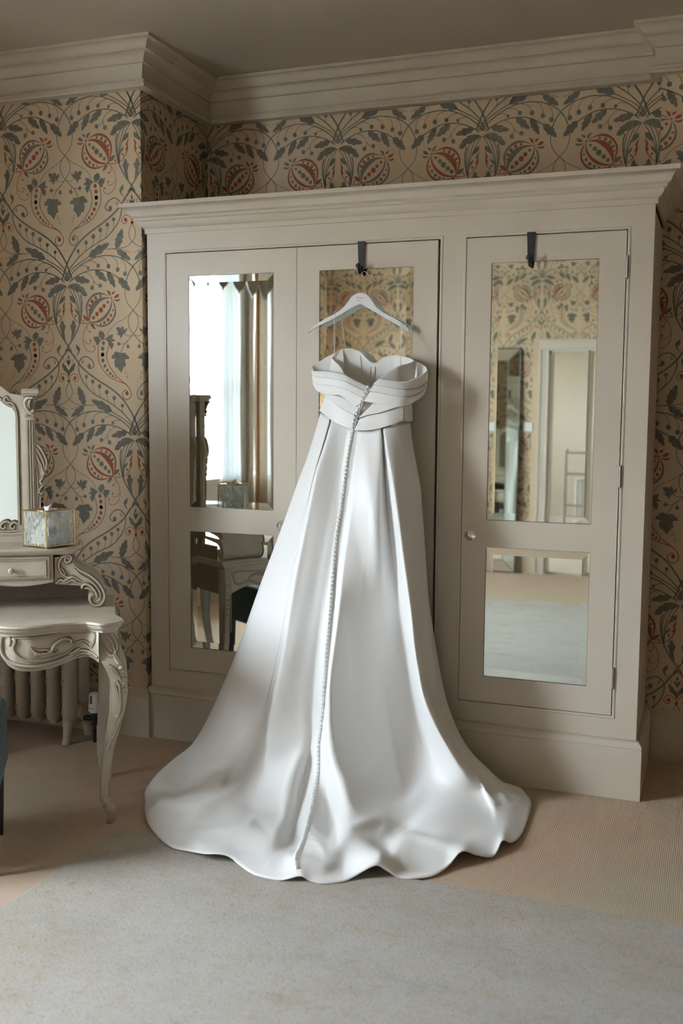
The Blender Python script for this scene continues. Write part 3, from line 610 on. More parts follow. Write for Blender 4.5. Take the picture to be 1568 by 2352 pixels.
RIBS = [
 (0.0, [(736, 948, -.13), (709, 1040, -.16), (682, 1113, -.19), (646, 1214, -.23), (609, 1312, -.26), (578, 1398, -.28), (548, 1485, -.30), (520, 1553, -.32), (498, 1605, -.34), (466, 1672, -.37), (444, 1706, -.41), (422, 1726, -.45), (394, 1747, -.52), (368, 1771, -.60)]),
 (1.7, [(748, 956, -.18), (720, 1080, -.25), (690, 1200, -.30), (650, 1320, -.345), (610, 1440, -.385), (580, 1540, -.405), (555, 1620, -.42), (525, 1690, -.455), (480, 1750, -.52), (430, 1800, -.62), (375, 1840, Z, .045)]),
 (3.3, [(757, 962, -.214), (738, 1030, -.258), (715, 1110, -.302), (700, 1180, -.333), (675, 1300, -.383), (655, 1400, -.418), (636, 1500, -.44), (612, 1590, -.448), (590, 1660, -.455), (565, 1730, -.485), (520, 1795, -.57), (465, 1850, Z, .07), (405, 1895, Z, .04)]),
 (4.4, [(761, 963, -.190), (744, 1015, -.222), (722, 1083, -.268), (709, 1140, -.308), (692, 1225, -.35), (670, 1325, -.39), (651, 1430, -.422), (634, 1520, -.44), (618, 1600, -.45), (603, 1660, -.46), (585, 1725, -.487), (555, 1795, -.57), (505, 1860, Z, .06), (440, 1915, Z, .03)]),
 (6.0, [(764, 964, -.228), (750, 1020, -.268), (730, 1080, -.31), (717, 1140, -.342), (700, 1230, -.375), (680, 1330, -.412), (662, 1440, -.452), (648, 1530, -.482), (634, 1600, -.505), (626, 1660, -.522), (617, 1720, -.545), (605, 1780, -.585), (585, 1840, -.67), (545, 1895, Z, .06), (500, 1930, Z, .04)]),
 (9.6, [(785, 973, -.227), (768, 1060, -.272), (752, 1150, -.317), (735, 1250, -.357), (718, 1350, -.392), (704, 1450, -.428), (694, 1550, -.46), (690, 1620, -.483), (695, 1690, -.51), (682, 1747, -.565), (662, 1815, -.665), (652, 1870, -.775), (628, 1920, Z, .055), (600, 1965, Z, .03)]),
 (12.0, [(800, 979, -.227), (783, 1080, -.27), (765, 1200, -.325), (748, 1310, -.365), (735, 1420, -.40), (724, 1520, -.43), (718, 1610, -.455), (716, 1690, -.485), (706, 1745, -.525), (692, 1810, -.61), (682, 1860, -.71), (668, 1915, -.84), (652, 1970, Z, .03)]),
 (13.0, [(812, 985, -.232), (802, 1033, -.254), (796, 1076, -.272), (786, 1150, -.30), (774, 1223, -.33), (766, 1309, -.36), (758, 1413, -.40), (750, 1505, -.43), (746, 1566, -.452), (740, 1662, -.49), (734, 1710, -.52), (731, 1762, -.56), (729, 1795, -.60), (719, 1839, -.69), (709, 1887, -.80), (696, 1935, -.92), (680, 1972, Z, .05)]),
 (14.6, [(822, 987, -.232), (808, 1085, -.272), (788, 1225, -.326), (772, 1355, -.372), (760, 1470, -.412), (753, 1560, -.448), (751, 1640, -.484), (752, 1710, -.528), (752, 1765, -.57), (750, 1815, -.625), (752, 1865, -.685), (755, 1905, -.76), (750, 1950, Z, .045), (736, 1995, Z, .03)]),
 (16.2, [(834, 988, -.236), (820, 1090, -.28), (804, 1200, -.327), (790, 1300, -.363), (780, 1400, -.40), (768, 1500, -.437), (760, 1570, -.465), (759, 1643, -.503), (766, 1727, -.56), (782, 1785, -.61), (796, 1845, -.685), (804, 1885, -.75), (800, 1935, Z, .05), (790, 1985, Z, .02)]),
 (18.9, [(852, 989, -.238), (847, 1100, -.29), (845, 1200, -.322), (836, 1300, -.338), (826, 1400, -.332), (815, 1500, -.328), (812, 1580, -.333), (820, 1660, -.352), (835, 1730, -.392), (852, 1790, -.462), (868, 1840, -.57), (876, 1885, -.655), (880, 1925, -.74), (872, 1960, Z, .075)]),
 (21.0, [(873, 984, -.24), (873, 1052, -.268), (868, 1174, -.312), (870, 1251, -.322), (875, 1330, -.285), (880, 1420, -.25), (884, 1520, -.222), (890, 1620, -.215), (900, 1700, -.235), (912, 1760, -.28), (924, 1810, -.355), (936, 1850, -.51), (935, 1890, -.595), (925, 1940, Z, .03), (918, 1985, Z, .025)]),
 (23.4, [(878, 984, -.205), (881, 1040, -.212), (886, 1130, -.23), (896, 1230, -.245), (908, 1330, -.225), (919, 1430, -.205), (930, 1520, -.193), (944, 1610, -.195), (960, 1680, -.22), (976, 1740, -.265), (990, 1790, -.335), (1000, 1835, -.43), (1004, 1880, Z, .04), (1008, 1935, Z, .03)]),
 (27.4, [(882, 984, -.242), (887, 1021, -.26), (903, 1113, -.30), (918, 1220, -.333), (930, 1312, -.355), (943, 1404, -.372), (954, 1505, -.385), (975, 1611, -.395), (991, 1653, -.40), (1018, 1699, -.398), (1044, 1745, -.39), (1075, 1787, -.365), (1106, 1820, Z, .065), (1128, 1865, Z, .035), (1136, 1915, Z, .03)]),
 (31.0, [(915, 973, -.205), (925, 1040, -.222), (938, 1140, -.245), (948, 1240, -.265), (957, 1340, -.28), (966, 1440, -.285), (975, 1530, -.29), (992, 1610, -.295), (1012, 1655, -.30), (1040, 1702, -.295), (1075, 1752, -.285), (1108, 1787, -.275), (1140, 1812, Z, .06), (1180, 1838, Z, .035)]),
 (33.6, [(941, 968, -.13), (951, 1046, -.145), (964, 1107, -.155), (972, 1205, -.165), (978, 1297, -.17), (985, 1404, -.175), (996, 1505, -.18), (1014, 1626, -.19), (1052, 1695, -.20), (1098, 1745, -.20), (1132, 1775, -.18), (1152, 1794, Z, .055)]),
]
BACK = [(36.0, [(1.27, -.085, 1.50), (1.36, -.085, .8), (1.47, -.085, .25), (1.50, -.085, .06)]), (37.5, [(1.11, -.08, 1.49), (1.11, -.08, .8), (1.11, -.08, .2), (1.1, -.08, .06)]), (39.5, [(.96, -.085, 1.53), (.83, -.10, .9), (.68, -.12, .3), (.62, -.14, .06)])]
ribs = [(h, np.array([W3(p) for p in r])) for h, r in RIBS]+[(h, np.array(r, float)) for h, r in BACK]
MS = 18
def rib_samples(P): return resample(cr(P, 10), MS)
net = [rib_samples(P) for h, P in ribs]; hs = [h for h, P in ribs]
NR = len(net); SUB = 15
def hem_at(h):
    n = len(HW); i = int(math.floor(h)) % n; t = h-math.floor(h)
    p0, p1, p2, p3 = HW[(i-1) % n], HW[i], HW[(i+1) % n], HW[(i+2) % n]
    return .5*((2*p1)+(-p0+p2)*t+(2*p0-5*p1+4*p2-p3)*t*t+(-p0+3*p1-3*p2+p3)*t**3)
cols = []; colU = []
NV = 120
for i in range(NR):
    p0, p1, p2, p3 = net[(i-1) % NR], net[i], net[(i+1) % NR], net[(i+2) % NR]
    h1 = hs[i]; h2 = hs[(i+1) % NR] if i < NR-1 else len(HW)
    for k in range(SUB):
        t = k/SUB
        # slightly tensioned cubic keeps creases crisp
        a = .5*((2*p1)+(-p0+p2)*t+(2*p0-5*p1+4*p2-p3)*t*t+(-p0+3*p1-3*p2+p3)*t**3)
        lin_ = p1*(1-t)+p2*t
        wl_ = np.linspace(.5, .25, MS)[:, None]; col = a*(1-wl_)+lin_*wl_
        h = h1+(h2-h1)*t
        col = np.vstack([col, hem_at(h)])
        cols.append(resample(cr(col, 12), NV)); colU.append(i+t)
S = np.array(cols); colU = np.array(colU)          # (columns, rows, 3)
# fine relief: puckers beside the button seam, long soft drags, ripples towards the hem
def normals(S):
    du = np.roll(S, -1, 0)-np.roll(S, 1, 0); dv = np.gradient(S, axis=1); n = np.cross(du, dv); n /= (np.linalg.norm(n, axis=2)[:, :, None]+1e-9); return n
Nn = normals(S)
front = S[:, :, 1].mean()
flip = np.sign(np.mean(Nn[:, 20:60, 1][(colU > 4) & (colU < 12)])); Nn = -Nn*flip        # point towards the room (-y)
vv = np.linspace(0, 1, NV)[None, :]; uu = colU[:, None]
SB = 7.0                                                          # seam rib index
d = uu-SB
disp = np.zeros(S.shape[:2])
env = np.where(d > 0, np.exp(-(d/1.1)**2)*(1-np.exp(-(d/.15)**2)), .5*np.exp(-(d/.5)**2)*(1-np.exp(-(d/.12)**2)))
disp += .0026*env*np.sin(2*math.pi*(vv*46-np.abs(d)*1.6)+1.2*np.sin(vv*40))*np.clip(vv*12, 0, 1)*(.5+.5*np.sin(vv*23+1))
disp += -.0015*np.exp(-(d/.10)**2)                                  # seam pulled in
frontmask = np.clip(np.minimum(uu/1.0, (15.5-uu)/1.0), 0, 1)
# individual drag folds: traced ridge lines (amp, width on either side in tracing units)
FOLDS = [
 (.016, 16, 8, [(730, 1706), (700, 1728), (680, 1750), (664, 1795), (656, 1835), (650, 1893)]), (-.012, 16, 16, [(718, 1735), (702, 1795), (692, 1848), (672, 1905)]),
 (.014, 16, 14, [(752, 1640), (762, 1727), (786, 1789), (802, 1850), (832, 1884), (875, 1893)]),
 (.006, 7, 5, [(753, 1604), (782, 1620), (818, 1647)]), (.006, 7, 5, [(755, 1626), (790, 1646), (830, 1678)]), (.006, 7, 5, [(763, 1711), (785, 1722), (815, 1745)]), (.004, 8, 6, [(768, 1655), (800, 1672), (840, 1694)]),
 (-.014, 16, 14, [(742, 1815), (758, 1860), (768, 1905), (775, 1945)]), (.016, 12, 9, [(796, 1908), (838, 1893), (872, 1886), (880, 1900), (866, 1925)]), (-.016, 12, 12, [(850, 1925), (885, 1940), (905, 1962)]),
 (.014, 18, 9, [(912, 1935), (950, 1922), (991, 1932), (1029, 1948), (1056, 1956)]), (-.012, 16, 16, [(895, 1905), (930, 1900), (970, 1908), (1010, 1925)]),
 (.011, 12, 8, [(1115, 1848), (1150, 1842), (1180, 1841), (1212, 1841)]), (-.010, 7, 7, [(1095, 1800), (1120, 1806), (1140, 1800)]), (.008, 8, 8, [(1135, 1812), (1152, 1825), (1160, 1845)]),
 (.013, 14, 7, [(338, 1859), (370, 1847), (410, 1852), (450, 1853), (490, 1844), (525, 1827), (555, 1803), (584, 1771)]), (.008, 12, 9, [(352, 1833), (423, 1821), (481, 1800), (525, 1765), (555, 1724)]),
 (.006, 10, 8, [(365, 1771), (417, 1768), (467, 1759), (508, 1748), (549, 1712)]), (.010, 12, 8, [(385, 1918), (437, 1916), (496, 1909), (560, 1902), (584, 1884), (613, 1874), (648, 1859)]),
 (.007, 8, 7, [(437, 1924), (461, 1941), (484, 1956)]), (-.006, 8, 8, [(584, 1886), (602, 1897), (622, 1921)]), (.007, 9, 9, [(660, 1960), (630, 1975), (605, 1995)]),
 (.015, 30, 5, [(650, 1480), (641, 1548), (629, 1611), (621, 1659), (615, 1723), (610, 1765), (597, 1805)]), (.006, 9, 8, [(703, 1140), (691, 1240), (671, 1370), (655, 1470)]), (.005, 8, 6, [(632, 1632), (655, 1645), (676, 1664)]), (.005, 7, 6, [(618, 1720), (640, 1726), (660, 1722)]),
 (.011, 24, 20, [(842, 1040), (858, 1180), (868, 1290), (876, 1390)]), (-.006, 22, 22, [(800, 1130), (820, 1240), (845, 1340), (870, 1440)]), (.004, 6, 6, [(978, 1612), (994, 1603), (1008, 1610)]), (.005, 7, 6, [(1030, 1756), (1058, 1762), (1088, 1775)]), (.004, 6, 6, [(1030, 1706), (1056, 1704), (1075, 1712)]),
 (.008, 12, 9, [(700, 1975), (722, 1985), (750, 1990), (790, 1978)]), (.007, 10, 8, [(715, 1930), (735, 1945), (748, 1965)]), (.005, 9, 9, [(790, 1450), (800, 1540), (808, 1620)])]
flat = S.reshape(-1, 3)-CAM; dz_ = flat@_f; PXY = np.stack([784+FPX*(flat@_r2)/dz_, 1176-FPX*(flat@_u2)/dz_], 1)
fold = np.zeros(len(PXY))
for amp, wr_, wl2, pts in FOLDS:          # widths: right-hand / left-hand side of the direction of travel, seen in plan of the cloth
    P = resample(cr(np.array(pts, float), 8), 40); T_ = np.gradient(P, axis=0); T_ /= np.linalg.norm(T_, axis=1)[:, None]
    D = PXY[:, None, :]-P[None]; q = np.argmin((D**2).sum(2), 1); dd = D[np.arange(len(PXY)), q]; tt = T_[q]
    sgn = tt[:, 0]*dd[:, 1]-tt[:, 1]*dd[:, 0]; dist = np.sqrt((dd**2).sum(1)); w_s = np.where(sgn > 0, wl2, wr_)
    e_ = np.sin(math.pi*np.clip((q+1)/41, 0, 1))**.6
    fold += amp*np.exp(-(dist/w_s)**1.6)*e_
gate = np.clip(np.minimum(uu/.6, (15.2-uu)/.4), 0, 1)
disp += fold.reshape(S.shape[:2])*gate*np.clip((1-vv)/.03, 0, 1)
disp += frontmask*.0012*np.sin(uu*5.3+vv*7)*np.clip(vv*3, 0, 1)
S = S+Nn*disp[:, :, None]
onrug = np.clip((-.98-S[:, :, 1])/.04, 0, 1)*np.clip((S[:, :, 0]-.42)/.04, 0, 1); S[:, :, 2] = np.maximum(S[:, :, 2], .004+.0045*onrug)
# a short turn-up under the waistband
sk = MB(); sk.grid(np.transpose(S, (1, 0, 2))-DO_, cv=True)
o = sk.build('skirt', M['satin'], DR, smooth=True, angle=180)
md = o.modifiers.new('thick', 'SOLIDIFY'); md.thickness = .0016; md.offset = 0

def loft(name, curves, m, parent=DR, nu=48, nv=10, lip=0., thick=.0016, bands=False):
    """surface through several (px,py,Y) polylines; lip tilts every band so it overlaps the next like a pressed pleat"""
    C = [resample(cr([W3(p) for p in c], 10), nu) for c in curves]
    mb = MB()
    if not bands:
        rows = cr(np.array(C).reshape(len(C), -1), nv).reshape(-1, nu, 3); mb.grid(rows-DO_)
    else:
        for k in range(len(C)-1):
            rows = []; last = k == len(C)-2
            if k: rows += [C[k]+np.array((0, .007, .0022)), C[k]+np.array((0, .007, -.0022))]
            for t in np.linspace(0, 1, 8):
                r = C[k]*(1-t)+C[k+1]*t
                z_ = (-.0022 if k else 0)*(1-t)+(.0022 if not last else 0)*t
                rows.append(r+np.array((0, -(.0005+lip*t**.7), z_)))
            rows.append(C[k+1]+np.array((0, .007, .0022 if not last else 0)))
            mb.grid(np.array(rows)-DO_)
    o = mb.build(name, m, parent, smooth=True, angle=50)
    md = o.modifiers.new('thick', 'SOLIDIFY'); md.thickness = thick; md.offset = 0
    return o
T = [(762, 822, -.078), (775, 808, -.066), (788, 803, -.058), (808, 802, -.052), (827, 809, -.05), (840, 822, -.05), (853, 833, -.05), (864, 833, -.05), (882, 822, -.052), (905, 817, -.058), (929, 820, -.068), (950, 828, -.088)]
loft('bodice_front', [T, [(762, 826, -.078), (775, 813, -.066), (788, 808, -.058), (808, 808, -.05), (827, 816, -.048), (840, 829, -.048), (853, 838, -.048), (864, 838, -.048), (882, 828, -.05), (905, 823, -.056), (929, 826, -.066), (950, 833, -.088)],
     [(757, 880, -.085), (772, 872, -.07), (788, 868, -.055), (806, 866, -.045), (824, 870, -.046), (838, 876, -.05), (852, 880, -.052), (866, 880, -.05), (884, 876, -.046), (905, 874, -.05), (928, 874, -.062), (948, 880, -.088)],
     [(742, 955, -.11), (760, 958, -.09), (780, 960, -.08), (800, 960, -.075), (820, 962, -.07), (836, 963, -.07), (850, 964, -.07), (866, 964, -.07), (884, 964, -.07), (905, 963, -.075), (925, 962, -.085), (940, 960, -.105)]], M['lining'])
loft('bodice_back', [[(762, 822, -.08), (770, 830, -.11), (778, 838, -.14), (786, 850, -.165), (793, 860, -.18), (810, 871, -.2), (827, 880, -.215), (845, 889, -.23)], [(750, 890, -.1), (762, 895, -.14), (774, 900, -.17), (786, 906, -.19), (795, 912, -.205), (808, 918, -.215), (820, 922, -.225), (832, 926, -.235)], [(738, 945, -.125), (750, 955, -.165), (762, 961, -.195), (775, 967, -.21), (786, 971, -.22), (795, 975, -.226), (803, 979, -.23), (811, 982, -.233)]], M['lining'])
loft('bodice_back', [[(850, 893, -.232), (860, 879, -.225), (875, 867, -.21), (892, 853, -.19), (914, 841, -.165), (925, 838, -.14), (940, 834, -.115), (950, 830, -.09)], [(843, 910, -.236), (855, 905, -.23), (872, 900, -.222), (892, 896, -.208), (912, 892, -.185), (926, 888, -.16), (940, 884, -.125), (950, 880, -.095)], [(857, 925, -.235), (865, 930, -.23), (878, 934, -.225), (895, 936, -.215), (914, 936, -.2), (926, 934, -.175), (936, 932, -.14), (945, 928, -.1)]], M['lining'])
MB().tube(cr(np.array([W3(p) for p in T])-DO_, 6), .0022, 6).build('neckline_piping', M['satin'], DR, smooth=True)
for pts in ([(826, 818, -.051), (829, 842, -.051), (832, 868, -.049)], [(851, 842, -.051), (849, 862, -.053), (848, 884, -.055)], [(861, 842, -.051), (859, 862, -.053), (858, 880, -.055)], [(783, 815, -.062), (781, 840, -.066), (780, 870, -.066)], [(914, 828, -.064), (916, 848, -.062), (918, 870, -.06)]):
    MB().tube(cr(np.array([W3(p) for p in pts])-DO_, 6), .0018, 6).build('boning_seam', M['lining'], DR, smooth=True)
cL = [[(718, 846, -.12), (722, 852, -.15), (738, 852, -.185), (767, 854, -.215), (793, 861, -.235), (810, 870, -.242), (827, 879, -.246), (848, 889, -.248)],
      [(718, 858, -.12), (724, 865, -.155), (738, 867, -.19), (767, 870, -.222), (793, 876, -.243), (815, 886, -.25), (830, 893, -.252), (843, 899, -.25)],
      [(719, 872, -.12), (726, 880, -.155), (741, 885, -.19), (770, 887, -.222), (793, 893, -.243), (812, 902, -.25), (826, 909, -.252), (838, 911, -.25)],
      [(721, 882, -.12), (730, 897, -.155), (745, 904, -.19), (767, 907, -.22), (784, 908, -.235), (801, 921, -.243), (818, 932, -.245), (831, 926, -.245)]]
loft('draped_sleeve', cL, M['satin'], lip=.013, bands=True)
loft('draped_sleeve', [[(718, 846, -.12), (718, 841, -.10), (735, 829, -.083), (760, 815, -.07), (788, 803, -.060)], [(718, 864, -.12), (720, 857, -.1), (738, 848, -.085), (763, 838, -.075), (790, 830, -.066)], [(721, 882, -.12), (723, 876, -.1), (742, 870, -.088), (767, 862, -.08), (790, 855, -.07)]], M['satin'])
cR = [[(870, 870, -.25), (885, 872, -.248), (897, 873, -.245), (916, 876, -.236), (934, 876, -.22), (951, 869, -.19), (968, 861, -.15), (981, 850, -.11)],
      [(859, 884, -.252), (880, 887, -.252), (905, 891, -.246), (926, 894, -.233), (945, 894, -.21), (959, 892, -.187), (973, 884, -.15), (981, 873, -.115)],
      [(849, 899, -.252), (870, 902, -.252), (900, 908, -.246), (924, 911, -.234), (941, 910, -.212), (957, 906, -.187), (974, 895, -.15), (981, 882, -.115)],
      [(838, 921, -.246), (860, 925, -.247), (888, 930, -.243), (915, 934, -.233), (936, 930, -.21), (957, 919, -.185), (971, 908, -.15), (979, 890, -.113)]]
loft('draped_sleeve', cR, M['satin'], lip=.013, bands=True)
loft('draped_sleeve', [[(981, 850, -.11), (977, 842, -.09), (965, 834, -.08), (950, 828, -.073), (929, 820, -.068), (905, 817, -.060)], [(981, 868, -.112), (977, 860, -.092), (963, 853, -.083), (948, 846, -.077), (927, 839, -.072), (905, 836, -.066)], [(979, 889, -.112), (975, 881, -.095), (960, 872, -.085), (945, 865, -.08), (925, 858, -.075), (905, 855, -.07)]], M['satin'])
e0 = [(747, 903, -.175), (767, 907, -.205), (786, 912, -.225), (812, 928, -.238), (828, 936, -.243)]
e1 = [(747, 908, -.178), (763, 922, -.214), (780, 935, -.234), (799, 945, -.243), (815, 954, -.247)]
e2 = [(735, 943, -.14), (759, 962, -.212), (776, 972, -.233), (795, 980, -.243), (810, 985, -.247)]
loft('waistband', [e0, e1, e2], M['satin'], lip=.009, bands=True)
f0 = [(858, 925, -.238), (875, 926, -.238), (893, 928, -.234), (914, 930, -.225), (928, 930, -.205)]
f1 = [(826, 961, -.248), (846, 954, -.249), (868, 950, -.246), (891, 943, -.240), (927, 931, -.212)]
f2 = [(815, 988, -.249), (841, 988, -.25), (866, 985, -.246), (900, 975, -.236), (929, 965, -.205)]
loft('waistband', [f0, f1, f2], M['satin'], lip=.009, bands=True)
loft('waistband', [[(927, 931, -.206), (935, 930, -.18), (942, 928, -.145), (946, 926, -.10)], [(929, 967, -.2), (936, 968, -.18), (943, 968, -.145), (947, 967, -.10)]], M['satin'])
loft('modesty_panel', [[(834, 912, -.232), (848, 916, -.230), (866, 922, -.226)], [(814, 965, -.234), (834, 963, -.232), (856, 956, -.228)]], M['lining'])
# placket cord and buttons
bt = [(844, 889, -.256), (840.6, 897, -.26), (836, 906, -.262), (832, 915, -.262), (828, 923.5, -.26), (826, 933, -.256), (821, 942, -.256), (819, 951, -.256), (815, 959, -.257), (812.5, 968, -.257), (811, 977, -.256), (810, 985, -.255)]
bp_ = [W3(p) for p in bt]
seam = S[int(SB*SUB)]; nsm = Nn[int(SB*SUB)]
L = np.r_[0, np.cumsum(np.linalg.norm(np.diff(seam, axis=0), axis=1))]
sp_ = .0168; bl = []
for k in range(int((L[-1]-.01)/sp_)):
    s = .006+k*sp_; i = np.searchsorted(L, s); i = min(max(i, 1), NV-1)
    t = (s-L[i-1])/(L[i]-L[i-1]); bl.append(seam[i-1]*(1-t)+seam[i]*t+nsm[i]*.0065+np.array((-.003, 0, 0)))
MB().tube(cr(np.array(bp_)+np.array((.007, .004, -.002))-DO_, 4), .0035, 6).build('placket', M['satin'], DR, smooth=True)
bm_ = MB().ball((0, 0, 0), .0066, 12, 8, (1, .85, 1)); b0 = bm_.build('button', M['satin'], DR, smooth=True, angle=180)
allb = bp_+bl; b0.location = Vector(allb[0]-DO_)
for p in allb[1:]:
    c = b0.copy(); COL.objects.link(c); c.parent = DR; c.location = Vector(p-DO_)
print('buttons', len(allb))
MB().tube(np.array([p+np.array((.0055, .002, 0)) for p in bl])-DO_, .0016, 5).build('button_cord', M['satin'], DR, smooth=True)

# ------------------------------------------------------------------ hanger
HY = -.036
HG = tag(empty('coat_hanger', (1.06, HY, 1.9)), 'white wooden hanger lettered in gold holding the dress', 'hanger'); HO = np.array((1.06, HY, 1.9))
hz = lambda x, y: (680+x/4.612, 540+y/4.612)
top = [(118, 1045), (145, 1008), (200, 960), (300, 893), (420, 830), (500, 770), (550, 710), (590, 655), (640, 622), (690, 612), (740, 625), (780, 655), (812, 700), (855, 760), (920, 818), (1050, 888), (1140, 945), (1190, 995), (1207, 1037)]
bot = [(1160, 1005), (1090, 962), (960, 887), (830, 812), (740, 762), (680, 730), (635, 748), (560, 790), (480, 840), (360, 906), (240, 962), (150, 1020)]
tp = [PY(*hz(*p), HY) for p in top]; tp = cr(np.array(tp), 4); bo = np.array([PY(*hz(*p), HY) for p in bot])
poly = [(p[0]-HO[0], p[2]-HO[2]) for p in tp]+[(p[0]-HO[0], p[2]-HO[2]) for p in bo]
MB().prism(poly, -.006, .006, lambda a, b, h: (a, h, b)).build('hanger_body', M['white_lacquer'], HG, smooth=True, angle=35, bevel=.002)
hk = [(687, 612), (686, 570), (692, 545), (720, 510), (752, 478), (768, 445), (760, 412), (735, 388), (715, 385), (690, 402), (668, 445)]
hkp = np.array([PY(*hz(*p), HY) for p in hk]); MB().tube(cr(hkp, 6)-HO, .0014, 8).build('hanger_hook', M['copper'], HG, smooth=True)
for (sx, sz) in ((-.195, -.016), (.20, -.016)):
    pass
def text_mesh(s, size, m, parent, loc, shear=0., extr=.0002, name='lettering', rot=(math.pi/2, 0, 0), sx=1.):
    c = bpy.data.curves.new(name, 'FONT'); c.body = s; c.size = size; c.shear = shear; c.extrude = extr; c.align_x = 'CENTER'; c.resolution_u = 2
    t = bpy.data.objects.new(name, c); COL.objects.link(t); dg = bpy.context.evaluated_depsgraph_get(); me = bpy.data.meshes.new_from_object(t.evaluated_get(dg))
    bpy.data.objects.remove(t); me.materials.clear(); o = raw(name, me, m, parent); o.location = loc; o.rotation_euler = rot; o.scale = (sx, 1, 1); return o
M['gold_print'] = mat('gold_print', (.50, .37, .22), .5)
tc_ = PY(*hz(672, 672), HY-.0066)-HO; text_mesh('Blushing', .0098, M['gold_print'], HG, Vector(tc_), shear=.45, sx=.95)
tc_ = PY(*hz(668, 700), HY-.0066)-HO; text_mesh('BRIDE', .0068, M['gold_print'], HG, Vector(tc_), sx=1.05)
# hanging loops of the dress over the hanger
def loop(pts): 
    P = cr(np.array([W3(p) for p in pts])-DO_, 6); MB().tube(P, .0022, 6, flat=.5).build('hanging_loop', M['satin'], DR, smooth=True)
loop([(767, 815, -.085), (767, 770, -.06), (767, 722, -.047), (769, 716, -.036), (772, 722, -.027), (770, 770, -.045), (768, 812, -.078)])
loop([(919, 841, -.165), (921, 790, -.10), (921, 748, -.047), (922, 741, -.036), (924, 747, -.027), (921, 790, -.09), (920, 838, -.155)])
# ------------------------------------------------------------------ over-door hooks
def door_hook(name, label, px0, px1, ztop):
    a = PY(px0[0], px0[1], -.004); b = PY(px1[0], px1[1], -.012)
    o = tag(empty(name, (a[0], -.004, a[2])), label, 'hook', 'over-door hooks'); O = np.array((a[0], -.004, a[2]))
    m = MB(); w0, w1 = .0165, .0125; L_ = a[2]-b[2]
    m.prism([(-w0, .006), (w0, .006), (w1+.001, -L_+.012), (-w1+.001, -L_+.012)], -.006, -.002, lambda p, q, h: (p, h, q)); m.box((-w0, -.006, .004), (w0, .03, .008))
    m.build('strap', M['black'], o, bevel=.001)
    h = MB(); k = -L_+.014
    h.tube(cr(np.array([(0, -.004, k+.012), (0, -.006, k-.006), (0, -.016, k-.016), (0, -.030, k-.014), (0, -.038, k-.002), (-.001, -.04, k+.008)]), 5), [.010]*5+[.0095]*21, 10, flat=.6)
    h.ball((-.001, -.042, k+.010), .0115, 12, 8, (1, .45, 1)); h.build('hook', M['black'], o, smooth=True)
    return o
door_hook('door_hook', 'black over-door hook with the dress hanger on it', (830.5, 559), (829, 626), 2.26)
door_hook('door_hook', 'empty black over-door hook on the right-hand mirrored door', (1220, 538), (1218, 608), 2.26)
# ------------------------------------------------------------------ dressing table (local u right, v back, z up; turned 33.5 deg)
M['cream'] = mat('antique_cream_paint', (.53, .462, .37), .42, noise=.12, nscale=14, bump=.1, bscale=90)
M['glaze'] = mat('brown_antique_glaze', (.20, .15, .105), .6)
M['drabback'] = mat('plain_back_board', (.30, .25, .20), .7, noise=.1)
VT = math.radians(33.5); VO = PZ(263, 1365, .775)*np.array((1, 1, 0))
VA = np.array((math.cos(VT), math.sin(VT), 0)); VB = np.array((-math.sin(VT), math.cos(VT), 0))
def VV(x, y, v):
    d = ray(x, y); t = (v-(CAM-VO)@VB)/(d@VB); p = CAM+d*t-VO; return np.array((p@VA, p@VB, p[2]))
z4 = lambda x, y: (x/4.356, 1140+y/4.356); z5 = lambda x, y: (x/3.92, 1460+y/3.92)
VAN = tag(empty('dressing_table', VO, VT), 'ornate antique cream dressing table with curved legs and a top mirror', 'table')
UC = -.56
mir_u = lambda P: [(2*UC-p[0], *p[1:]) for p in P]
half = [(0, 0), (0, -.40), (.001, -.437), (.012, -.465), (.022, -.50), (.027, -.535), (.018, -.562), (-.005, -.585), (-.035, -.598), (-.06, -.597), (-.085, -.574), (-.11, -.552), (-.15, -.553), (-.2, -.565), (-.25, -.585), (-.305, -.600), (-.364, -.597), (-.41, -.579), (-.45, -.555), (-.5, -.54), (UC, -.535)]
out = half+mir_u(half[:-1])[::-1]
def offset_poly(P, d):
    P = np.asarray(P, float); a = np.roll(P, 1, 0); b = np.roll(P, -1, 0); t = b-a; t /= np.linalg.norm(t, axis=1)[:, None]; n = np.stack([-t[:, 1], t[:, 0]], 1)
    area = .5*np.sum(P[:, 0]*np.roll(P[:, 1], -1)-P[:, 1]*np.roll(P[:, 0], -1)); return P+n*d*np.sign(area)
def slab(name, outl, prof, parent, m, sm=True):
    """outline with an edge profile [(inset,z)...], top first"""
    mb = MB(); rows = [[(*p, z) for p in offset_poly(outl, i)] for i, z in prof]; n = len(outl)
    mb.grid(rows, cv=True); k = len(prof)
    mb.f.append(tuple(range(n))); mb.mi.append(0); mb.f.append(tuple((k-1)*n+i for i in reversed(range(n)))); mb.mi.append(0)
    return mb.build(name, m, parent, smooth=sm, angle=40)
slab('tabletop', out, [(.010, .775), (.003, .774), (.0, .770), (.0, .765), (.003, .7625), (.007, .7615), (.007, .758), (.009, .752), (.014, .745), (.020, .741), (.020, .735)], VAN, M['cream'])
